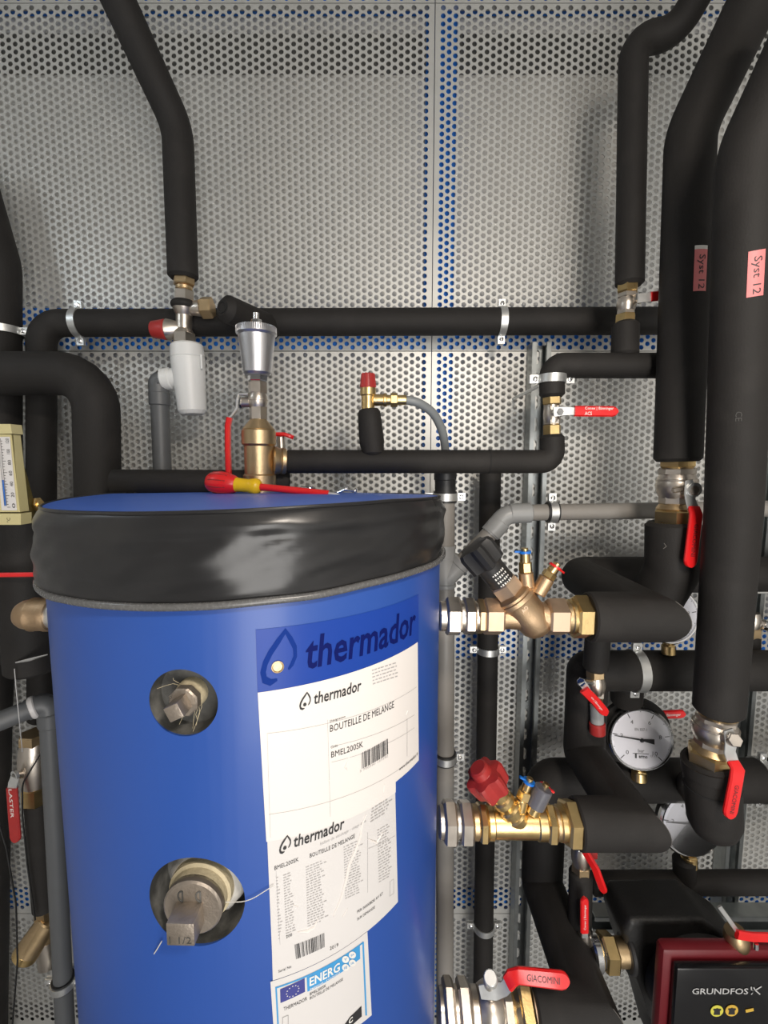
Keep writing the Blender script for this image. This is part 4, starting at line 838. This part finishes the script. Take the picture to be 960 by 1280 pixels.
mb = MB(); mb.cyl(P(668.5, 1008, .757), P(680, 985, .757), u*11, 20); part('grey_cap', mb, mat('smoke_plastic', (.12, .12, .14), .3), t)

t = thing('ball_valve', 'large nickel ball valve with red lever on the lowest tank outlet', 'ball valve', P(610, 1290, .773), 'lever ball valves')
stack(t, (540, 1262), (740, 1262), .773, [('tank_stub', 548, 556, 'c', 22, NICKEL), ('union_nut', 554, 568, 'h', 27, NICKEL), ('union_ring', 567, 573, 'c', 23, NICKEL), ('union_body', 572, 588, 'h', 26.5, NICKEL), ('union_ring', 587, 599, 'c', 23, NICKEL), ('body', 598, 628, 'b', 29, NICKEL), ('end_hex', 626, 640, '8', 24, NICKEL), ('brass_ring', 639, 648, 'k', 23, BRASS, 27), ('brass_nut', 646, 664, 'h', 27.5, BRASS), ('copper_ring', 663, 668, 'c', 24, BRONZED)])
mb = MB(); a, b = P(613, 1244, .755), P(611, 1226, .735); mb.cyl(a, b, .010); mb.hexn(b, b+(b-a).normalized()*.008, .0085); part('stem', mb, NICKEL, t)
mb = MB(); mb.cyl(P(614, 1226, .722), P(613, 1222, .70), .0115, 16); part('lever_eye', mb, ZINC, t)
lever(t, [P(600, 1240, .735), P(618, 1239, .73), P(630, 1236, .728), P(638, 1227, .725)], [P(635, 1229, .725), P(640, 1222, .722), P(648, 1219, .72), P(711, 1226, .72)], V((0, .45, .9)), [.020, .026, .020, .020], [.024, .025, .025, .027], tg=.009, txt=['GIACOMINI'], trange=(.15, .8), tscale=.35, tb=.0)

def mitred(label, p0, cx, Yc, rpx, then, rad):
    a = P(*p0, .773); r = PX(rpx, a); bx = P(cx, p0[1], .773).x; b = V((bx, .773, a.z)); c = V((bx, Yc, a.z)); pts = [a, b, c]+[V(q) for q in then(c)]
    mb = MB(); mb.tube(fil(pts, rad), r, 28, chamfer=.003); o = single('insulated_pipe', mb, FOAM, label, 'insulated pipe', 'mitred outlet pipes')
    j = MB(); d1 = nrm((1, -1, 0)); 
    return o, pts, r
o1, p1, r1 = mitred('black mitred pipe leaving the bronze valve and turning back to the wall', (734, 771), 813, 1.08, 31, lambda c: [(1.26, 1.08, c.z)], [0, .03])
o2, p2, r2 = mitred('black mitred pipe leaving the brass valve with red handwheel, then rising', (719, 1029), 791, .98, 30, lambda c: [(c.x, .98, P(480, 838, .98).z), (1.26, .98, P(480, 838, .98).z)], [0, .012, .008])
o3, p3, r3 = mitred('black mitred pipe leaving the lowest valve, then rising behind the gauges', (666, 1262), 737, 1.04, 32, lambda c: [(c.x, 1.04, P(480, 975, 1.04).z), (1.26, 1.04, P(480, 975, 1.04).z)], [0, .012, .03])
def scuff(o, pts, r, th=.0009):
    mb = MB(); mb.tube([V(q) for q in pts], th, 5); part('pale_scuff', mb, CREASE, o)
def surf(px, py, Y): return P(px, py, Y)
# mitre edges show as thin pale lines
for o, pp, r in ((o1, p1, r1), (o2, p2, r2), (o3, p3, r3)):
    b = pp[1]; e = nrm((1, -1, 0)); pts = [b+e*(r*math.sqrt(2)*math.cos(k*PI/20))*1.006+Z*r*math.sin(k*PI/20)*1.006 for k in range(-1, 7)]; scuff(o, pts, r, .0006)
clamp(V((P(795, 838, .98).x, .98, P(480, 838, .98).z)), X, r2, Z, 'galvanised band clamp on the thick run above the front gauge', lining=False, wid=.02)
_, w_, r = pipe('insulated_pipe', [(841, 652, .87), (840, 712, .87), (808, 768, .91)], 31, 'short thick black pipe below the upper red lever valve', rad=.04, at=0)
scuff(_, [P(830, 679, .82), P(833, 683, .82), P(829, 686, .82)], 0, .0005)
w_ = [P(888, 947, .79), P(888.4, 951, .79), P(891, 1000, .79), P(893, 1026, .79), P(893.6, 1038, .79), P(894, 1046, .79), P(894, 1049, .79)]; r = PX(31, w_[0]); mb = MB()
mb.tube(w_, [r*.86, r, r, r*.97, r*.80, r*.48, r*.1], 28); mb.tube([P(888, 1005, .80), P(870, 985, .98)], r*.85, 24); _ = single('insulated_pipe', mb, FOAM, 'wide black insulated elbow below the far right red lever', 'insulated pipe')
mb = MB(); mb.ring(w_[0]+(w_[2]-w_[0])*.62, w_[2]-w_[0], r+.0008, r-.002, .003, 28); part('glue_joint', mb, FOAMCUT, _)
mb = MB(); mb.ring(w_[0]+(w_[2]-w_[0])*.20, w_[2]-w_[0], r+.0022, r-.002, .02, 28); part('foam_collar', mb, FOAM, _)
clamp(V((P(952, 967, 1.04).x, 1.04, P(480, 975, 1.04).z)), X, r3, Z, 'galvanised clamp on the run at the right edge beside the red lever', lining=False)

# ---------------------------------------------------------------- gauges
gauge(P(801, 924, 1.0), PX(37.5, P(801, 924, 1.0)), (-.10, -1, .16), 'white pressure gauge fully in view, its pointer near two', .02)
gauge(P(840, 770, .965), PX(34, P(840, 770, .965)), (.05, -1, .10), 'white pressure gauge half hidden behind the upper mitred pipe', .018)
gauge(P(864, 1029, 1.0), PX(39, P(864, 1029, 1.0)), (.05, -1, .15), 'white pressure gauge half hidden below the far right elbow', .024)
mb = MB(); a = P(794, 919, 1.036); mb.lathe(a, Yv, [(0, PX(40, a)), (.004, PX(46, a)), (.016, PX(46, a)), (.02, PX(44, a))], 36); single('foam_disc', mb, FOAM, 'round black foam pad behind the fully visible gauge', 'foam pad')

# ---------------------------------------------------------------- small drain valves on the right
_, w_, r = pipe('insulated_pipe', [(748, 786, .925), (744, 838, .925)], 15, 'short black insulated drop below the upper mitred pipe')
t = thing('ball_valve', 'small nickel ball valve with red lever left of the front gauge', 'ball valve', P(744, 905, .925), 'small ball valves')
stack(t, (744, 834), (747, 920), .925, [('brass_nut', 835, 846, 'h', 10, BRASSD), ('body', 844, 866, 'b', 11.5, NICKEL), ('hex_end', 862, 870, 'h', 9, NICKEL), ('brass_tail', 869, 880, 'k', 8, BRASSD, 6.5), ('sleeve', 880, 903, 'c', 8, PVCL), ('red_end', 903, 917, 'c', 9.5, REDM)])
mb = MB(); a, b = P(742, 854, .92), P(728, 853, .89); mb.cyl(a, b, .008); mb.hexn(b, b+(b-a).normalized()*.006, .008); part('stem', mb, CHROME, t)
lever(t, PP([(727, 853), (731, 858), (734, 864)], .885), PP([(730, 862), (744, 876), (758, 893)], .882), V((.5, -.3, .8)), .015, .019, txt=['Conex | Bänninger'], tm=WINK, trange=(-.6, .6), tscale=.3, tb=.0)
_, w_, r = pipe('insulated_pipe', [(784, 852, 1.01), (783, 876, 1.03)], 19, 'short wide black stub under the thick run above the gauge')
t = thing('ball_valve', 'small nickel ball valve with red lever behind the top of the front gauge', 'ball valve', P(778, 905, .97), 'small ball valves')
stack(t, (781, 872), (776, 912), 1.06, [('brass_nut', 872, 881, 'h', 9, BRASS), ('body', 880, 900, 'b', 11, NICKEL), ('brass_nut', 898, 912, 'h', 9, BRASS)])
lever(t, PP([(776, 888), (790, 890), (818, 893)], 1.045), PP([(814, 894), (856, 892)], 1.045), Z, .016, .021, txt=['Conex | Bänninger'], tm=WINK, trange=(.05, .85), tscale=.42, tb=.01)
t = thing('ball_valve', 'small ball valve with red lever slanting below the middle mitred pipe', 'ball valve', P(735, 1085, .90), 'small ball valves')
stack(t, (727, 1052), (726, 1092), .90, [('body', 1054, 1082, 'b', 12, NICKEL), ('nut', 1080, 1092, 'h', 10, BRASSD)])
lever(t, PP([(722, 1063), (728, 1062), (732, 1064)], .865), PP([(730, 1062), (744, 1085), (755, 1115)], .86), V((.6, -.6, .4)), .012, .017)
mb = MB(); mb.box(P(740, 1068, .89), (.022, .006, .020), bev=.002); part('red_tag', mb, REDM, t)
_, w_, r = pipe('insulated_pipe', [(726, 1088, .90), (724, 1190, .90)], 14, 'dark insulated drop behind the small upright red lever')
t = thing('ball_valve', 'small ball valve with upright red lever left of the pump', 'ball valve', P(731, 1185, .87), 'small ball valves')
stack(t, (731, 1160), (731, 1190), .875, [('body', 1164, 1188, 'b', 9, NICKEL)])
lever(t, PP([(731, 1172), (731, 1164), (731, 1160)], .855), PP([(730.5, 1165), (730.5, 1122)], .852), X, .013, .0165, txt=['Conex | Bänninger'], tm=WINK, trange=(.12, .85), tscale=.34, tb=.0)
_, w_, r = pipe('insulated_pipe', [(738, 1104, 1.0), (1120, 1102, 1.0)], 13.5, 'slim black insulated pipe running right above the pump')
_, w_, r = pipe('insulated_pipe', [(855, 1072, 1.0), (856, 1106, 1.0)], 13, 'short black riser under the lower half hidden gauge')
t = thing('drain_cock', 'brass and nickel drain fitting at the right edge beside the far right pipe', 'drain cock', P(940, 815, 1.03))
stack(t, (941, 764), (940, 818), 1.03, [('nickel_body', 766, 786, 'b', 9, NICKEL), ('brass_nut', 785, 797, 'h', 8, BRASSD), ('foam_stub', 795, 820, 'c', 9, FOAM)])
stack(t, (944, 776), (985, 796), 1.03, [('hose_tail', 946, 985, 'c', 5, NICKEL), ('clip', 952, 957, 'c', 6.5, CHROME), ('clip', 962, 967, 'c', 6.5, CHROME)])
mb = MB(); mb.tube([P(944, 741, 1.01), P(1020, 740, 1.01)], .0022, 8); part('wire', mb, ZINC, t)

# ---------------------------------------------------------------- circulation pump
t = thing('circulation_pump', 'black and dark red circulation pump at the bottom right', 'pump', P(870, 1300, .86))
Yb = .90; poly = [(764, 1140), (772, 1122), (862, 1121), (905, 1150), (934, 1190), (945, 1300), (812, 1300), (797, 1240), (776, 1180)]
w_ = [P(a, b, Yb) for a, b in poly]; bm = bmesh.new(); fr = [bm.verts.new(q-V((0, .05, 0))) for q in w_]; bk = [bm.verts.new(q+V((0, .05, 0))) for q in w_]; n = len(fr)
bm.faces.new(fr[::-1]); bm.faces.new(bk)
for i in range(n): bm.faces.new((fr[i], fr[(i+1) % n], bk[(i+1) % n], bk[i]))
bmesh.ops.bevel(bm, geom=bm.edges[:], offset=.012, segments=3, affect='EDGES', profile=.5); bmesh.ops.recalc_face_normals(bm, faces=bm.faces[:]); bm.verts.index_update()
mb = MB(); mb.add([q.co for q in bm.verts], [[q.index for q in f.verts] for f in bm.faces]); bm.free(); SHELL = mat('pump_shell_black', (.008, .008, .008), .5, bump=.3, bs=250); sh = part('foam_shell', mb, SHELL, t)
mb = MB(); c = P(868, 1222, .845); mb.lathe(c, V((0, -1, 0)), [(0, PX(62, c)), (.02, PX(60, c)), (.035, PX(52, c))], 36); part('shell_bulge', mb, SHELL, sh)
stack(t, (700, 1190), (790, 1190), .86, [('chrome_ring', 738, 749, 'c', 20, CHROME), ('rubber_ring', 747, 752, 'c', 17, BLACKP), ('brass_nut', 751, 768, 'h', 18.5, BRASS), ('neck', 766, 786, 'c', 15.5, BRASSD), ('flange_ring', 781, 787, 'c', 22, BLACKP)])
a, b = P(829, 1188, .765), P(1000, 1310, .765); cx = (a+b)/2; mb = MB(); mb.box(cx+V((0, .014, 0)), (b.x-a.x, .028, a.z-b.z), bev=.010); hs = part('motor_housing', mb, PUMPR, t)
a, b = P(847, 1211, .745), P(1010, 1330, .745); cx = (a+b)/2; mb = MB(); mb.box(cx+V((0, .008, 0)), (b.x-a.x, .016, a.z-b.z), bev=.004); pn = part('control_panel', mb, mat('panel_gloss_black', (.008, .008, .009), .22), t)
yy = .7438; a = P(865, 1243, yy); b = P(935, 1243, yy); h = P(865, 1235.5, yy)-a
text_flat('lettering', 'GRUNDFOS', a, b-a, V((0, 0, h.z)), GINK, pn, bold=.012)
a = P(938, 1243, yy); u = PX(1, a); mb = MB()
for q in ([(1, 0), (6, 6), (13, 11)], [(0, 10.5), (3, 10), (6, 5.5), (12, 0)], [(0, 10.5), (1, 6), (3, 5)]): mb.strip([a+V((s_*u, 0, k*u)) for s_, k in q], X if False else V((.6, 0, .6)) if q[0][1] == 0 else V((.7, 0, -.4)), u*1.5, .0004)
part('emblem', mb, GINK, pn)
for k, (x, y) in enumerate(((896, 1263.5), (914.5, 1263))):
    c = P(x, y, yy); mb = MB(); mb.lathe(c, V((0, -1, 0)), [(0, u*8), (.0005, u*8)], 24); bdg = part('round_badge', mb, (YINK, AINK)[k], pn)
    mb = MB(); mb.prism([(-4, -5), (4, -5), (3.5, 1), (5, 1.5), (4.5, 3.5), (2, 3.5), (0, 4.5), (-2, 3.5), (-4.5, 3.5), (-5, 1.5), (-3.5, 1)], c-Yv*.0006, X*u, Z*u, .0004); part('badge_symbol', mb, INK, bdg)
c = P(937, 1263, yy); mb = MB(); mb.box(c, (u*10, .0006, u*4), (nrm((1, 0, .25)), Yv, nrm((-.25, 0, 1))), bev=0); part('badge_symbol', mb, AINK, pn)
a = P(826, 1228, .84); mb = MB(); mb.tube(fil([P(829, 1185, .85), P(822, 1215, .85), P(828, 1250, .85)], .05), .002, 8); part('cable', mb, GINK, t)
t = thing('isolating_valve', 'brass isolating valve with red lever at the right above the pump', 'ball valve', P(925, 1190, .83), 'small ball valves')
stack(t, (918, 1160), (924, 1192), .785, [('body', 1163, 1186, 'b', 14, BRASSD), ('nut', 1184, 1194, 'h', 11, BRASSD)])
lever(t, PP([(899, 1133), (910, 1148), (922, 1165)], .755), PP([(921, 1168), (940, 1171), (985, 1172)], .75), V((.3, 0, 1)), .008, .017)
mb = MB(); mb.tube([P(945, 1179, .748), P(945, 1186, .748)], .004, 8); part('screw', mb, CHROME, t)

# ---------------------------------------------------------------- left side behind the tank
pipe('insulated_pipe', [(-70, 467, 1.0), (120, 467, 1.0), (123, 640, 1.0), (125, 900, 1.0)], 26.5, 'thick black insulated elbow behind the left of the tank lid', rad=.075, at=1)
_, w_, r = pipe('insulated_pipe', [(-40, 200, 1.11), (-2, 330, 1.11), (0, 640, 1.11), (-12, 900, 1.11), (-16, 1330, 1.11)], 24, 'thick black pipe rising along the left edge of the picture', rad=.15, at=1)
clamp(P(1, 414, 1.11), Z, r, X, 'galvanised clamp on the thick pipe at the left edge', lining=False)
_, w_, r = pipe('insulated_pipe', [(28, 640, .93), (36, 780, .93), (40, 838, .93)], 30, 'thick black insulated drop under the cream thermometer', at=0)
pipe('insulated_pipe', [(-60, 808, .98), (75, 800, .98)], 26, 'black insulated pipe behind the bronze cap at left', at=1)
mb = MB(); mb.tube([P(20, 828, .93-.052), P(38, 824, .93-.055), P(60, 818, .93-.05)], [.002, .004, .0015], 8); single('foil_tape', mb, CHROME, 'crumpled strip of shiny tape on the black pipe at left', 'tape')
t = thing('thermometer', 'cream cased industrial thermometer at the left edge', 'thermometer', P(20, 658, .78))
Yt = .78; a, b = P(-30, 532, Yt), P(23, 642, Yt)
def quadbox(t, nm, m, pts, th, Y=Yt):
    w_ = [P(x, y, Y) for x, y in pts]; o = w_[0]; n = len(w_); mb = MB(); mb.add(w_+[q+V((0, th, 0)) for q in w_], [tuple(range(n))]+[tuple(range(n, 2*n))[::-1]]+[(i, n+i, n+(i+1) % n, (i+1) % n) for i in range(n)]); return part(nm, mb, m, t)
quadbox(t, 'case', CREAM, [(-30, 640), (25, 640), (14, 543), (-30, 543)], .02)
quadbox(t, 'top_cap', CREAM, [(-30, 543), (15, 542), (13, 530), (-30, 530)], .024, Yt-.004)
quadbox(t, 'bottom_cap', CREAM, [(-30, 656), (26, 656), (26, 642), (-30, 642)], .024, Yt-.004)
mb = MB(); w_ = [P(26, 656, Yt), P(14, 532, Yt), P(24, 600, Yt+.06), P(44, 640, Yt+.06), P(44, 653, Yt+.06)]; mb.add(w_+[q+V((-.02, .03, 0)) for q in w_], [(0, 4, 3, 2, 1), (5, 6, 7, 8, 9)]+[(i, (i+1) % 5, 5+(i+1) % 5, 5+i) for i in range(5)]); part('case_side', mb, OLIVE, t)
sc = quadbox(t, 'scale_plate', PAPERG, [(2, 638), (21, 638), (12, 546), (-6, 546)], .001, Yt-.0012)
mb = MB()
for k in range(24):
    y = 634-k*3.6; x1 = 20.5-(634-y)*.1; q0, q1 = P(x1-11.5, y, Yt-.0016), P(x1-(7.5 if k % 4 else 5.5)-2, y, Yt-.0016); mb.add([q0-Z*.0004, q1-Z*.0004, q1+Z*.0004, q0+Z*.0004], [(0, 1, 2, 3)])
part('tick_marks', mb, INK, sc)
for k, s_ in enumerate(('0', '20', '40', '60', '80', '100', '120')):
    y = 632-k*13.5; x = 16.5-(634-y)*.1; a = P(x+3, y+3, Yt-.0018); text_flat('lettering', s_, a, Z*.008, V((-.0055, 0, 0)), INK, sc)
mb = MB(); mb.tube([P(7, 632, Yt-.003), P(-1, 548, Yt-.003)], .0018, 8); part('glass_tube', mb, GLASS, t)
mb = MB(); mb.tube([P(6.5, 632, Yt-.003), P(3.5, 600, Yt-.003)], .0011, 8); part('spirit_column', mb, BLUET, t)
text_flat('lettering', '°C', P(13, 653, Yt-.0045), V((0, 0, .008)), V((-.006, 0, 0)), INK, t)
mb = MB(); mb.cyl(P(40, 633, .84), P(52, 630, .84), .009, 16); mb.hexn(P(46, 631, .84), P(50, 630, .84), .012); part('stem', mb, BRASS, t)
t = thing('long_lever', 'thin red lever reaching in from the left edge beside the cap', 'lever', P(0, 722, .86))
lever(t, PP([(-40, 719), (-30, 719)], .86), PP([(-32, 719), (54, 718)], .86), Z, .010, .0085, tg=.006)
t = thing('blanked_outlet', 'rounded bronze end fitting on the left tank outlet', 'pipe fitting', P(45, 790, .773))
mb = MB(); a = P(64.5, 768, .773); u = PX(1, a); mb.lathe(a, V((-1, 0, .0)), [(-u*1, u*20), (u*3, u*21), (u*6, u*21), (u*7, u*20), (u*20, u*20.5), (u*21, u*21), (u*23, u*21), (u*24, u*19.5), (u*34, u*17.5), (u*40, u*14), (u*43, u*9), (u*44, u*2)], 28); part('cap', mb, BRONZE, t)
mb = MB(); mb.cyl(P(63, 768, .773), V((TC.x-TR+.001, .773, P(63, 768, .773).z)), u*17, 24); part('tank_stub', mb, ZINC, t)
t = thing('waste_pipe', 'dark grey waste pipe with elbow along the left edge of the tank', 'waste pipe', P(75, 1300, .96))
rl = PX(11, P(62, 950, .96)); mb = MB(); mb.tube([P(-40, 917, .88), P(44, 884, .95)], rl*1.03, 20); part('tube', mb, PVCD, t)
mb = MB(); mb.tube(fil([P(34, 888, .945), P(60, 876, .965), P(62, 905, .96)], .022), rl*1.16, 20); part('elbow', mb, PVCD, t)
mb = MB(); a, b = P(38, 886, .947), P(46, 882.5, .953); mb.cyl(a, b, rl*1.26, 20); part('paper_tag', mb, PAPERG, t)
mb = MB(); mb.cyl(P(62, 900, .96), P(84, 1330, .96), rl, 20); part('tube', mb, PVCD, t)
mb = MB(); mb.cyl(P(61.5, 890, .96), P(62.5, 908, .96), rl*1.14, 20); part('socket', mb, PVCD, t)
clamp(P(79, 1228, .96), P(84, 1330, .96)-P(62, 900, .96), rl, X, 'clamp near the bottom of the dark grey pipe left of the tank')
t = thing('ball_valve', 'brass ball valve with red lever hanging at the lower left', 'ball valve', P(45, 1000, 1.0), 'lever ball valves')
stack(t, (42, 915), (46, 1005), 1.0, [('brass_nut', 916, 928, 'h', 14, BRASSD), ('body', 926, 980, 'b', 18, NICKEL), ('hex_end', 948, 958, 'h', 15, NICKEL), ('brass_nut', 980, 1002, 'h', 14, BRASS)])
mb = MB(); mb.cyl(P(38, 965, .99), P(20, 970, .955), .008); part('stem', mb, NICKEL, t)
mb = MB(); mb.ring(P(19, 969, .95), nrm((-.4, -1, 0)), .011, .006, .006, 20); part('lever_eye', mb, ZINC, t)
lever(t, PP([(19, 972), (16, 980), (15, 988)], .945), PP([(15, 985), (17, 1015), (20, 1052)], .945), X, .020, .024, m=REDM, txt=['LASTER'], tm=WINK, trange=(-.8, .15), tscale=.30, tb=.0)
pipe('insulated_pipe', [(46, 1000, 1.0), (56, 1136, 1.0)], 13.5, 'slim black insulated drop below the brass valve at lower left')
t = thing('strainer', 'slanted brass strainer at the lower left beside the dark grey pipe', 'strainer', P(40, 1200, 1.0))
stack(t, (56, 1130), (60, 1175), 1.0, [('brass_nut', 1132, 1147, 'h', 11, BRASSD), ('body', 1145, 1172, 'b', 14, BRASSD)])
stack(t, (62, 1148), (30, 1196), (.995, .97), [('screen_barrel', 1148, 1192, 'k', 13, BRASSD, 15), ('screen_cap', 1186, 1197, 'c', 15, BRASS)])
mb = MB(); mb.cyl(P(57, 1172, 1.0), P(62, 1205, 1.0), PX(12, P(57, 1172, 1.0))); part('outlet_nut', mb, NICKEL, t)
for k, (pts, lb_) in enumerate(((((58, 930), (40, 960), (28, 980), (28, 1020), (34, 1080), (44, 1150)), 'thin black cable looping past the brass valve at lower left'), (((-10, 1000), (8, 1060), (20, 1130), (22, 1200), (14, 1300)), 'thin black cable hanging down the far lower left'))):
    mb = MB(); mb.tube(fil([P(a, b, .955-.02*k) for a, b in pts], .05), .0018, 8); single('cable', mb, PLASTIC_WIRE, lb_, 'cable', 'thin cables')
mb = MB(); mb.tube([P(18, 836, .87), P(20, 860, .87), P(24, 900, .86), P(28, 940, .9)], .0008, 6); single('steel_wire', mb, GINK, 'thin pale wire dangling in front of the black pipes at left', 'wire')
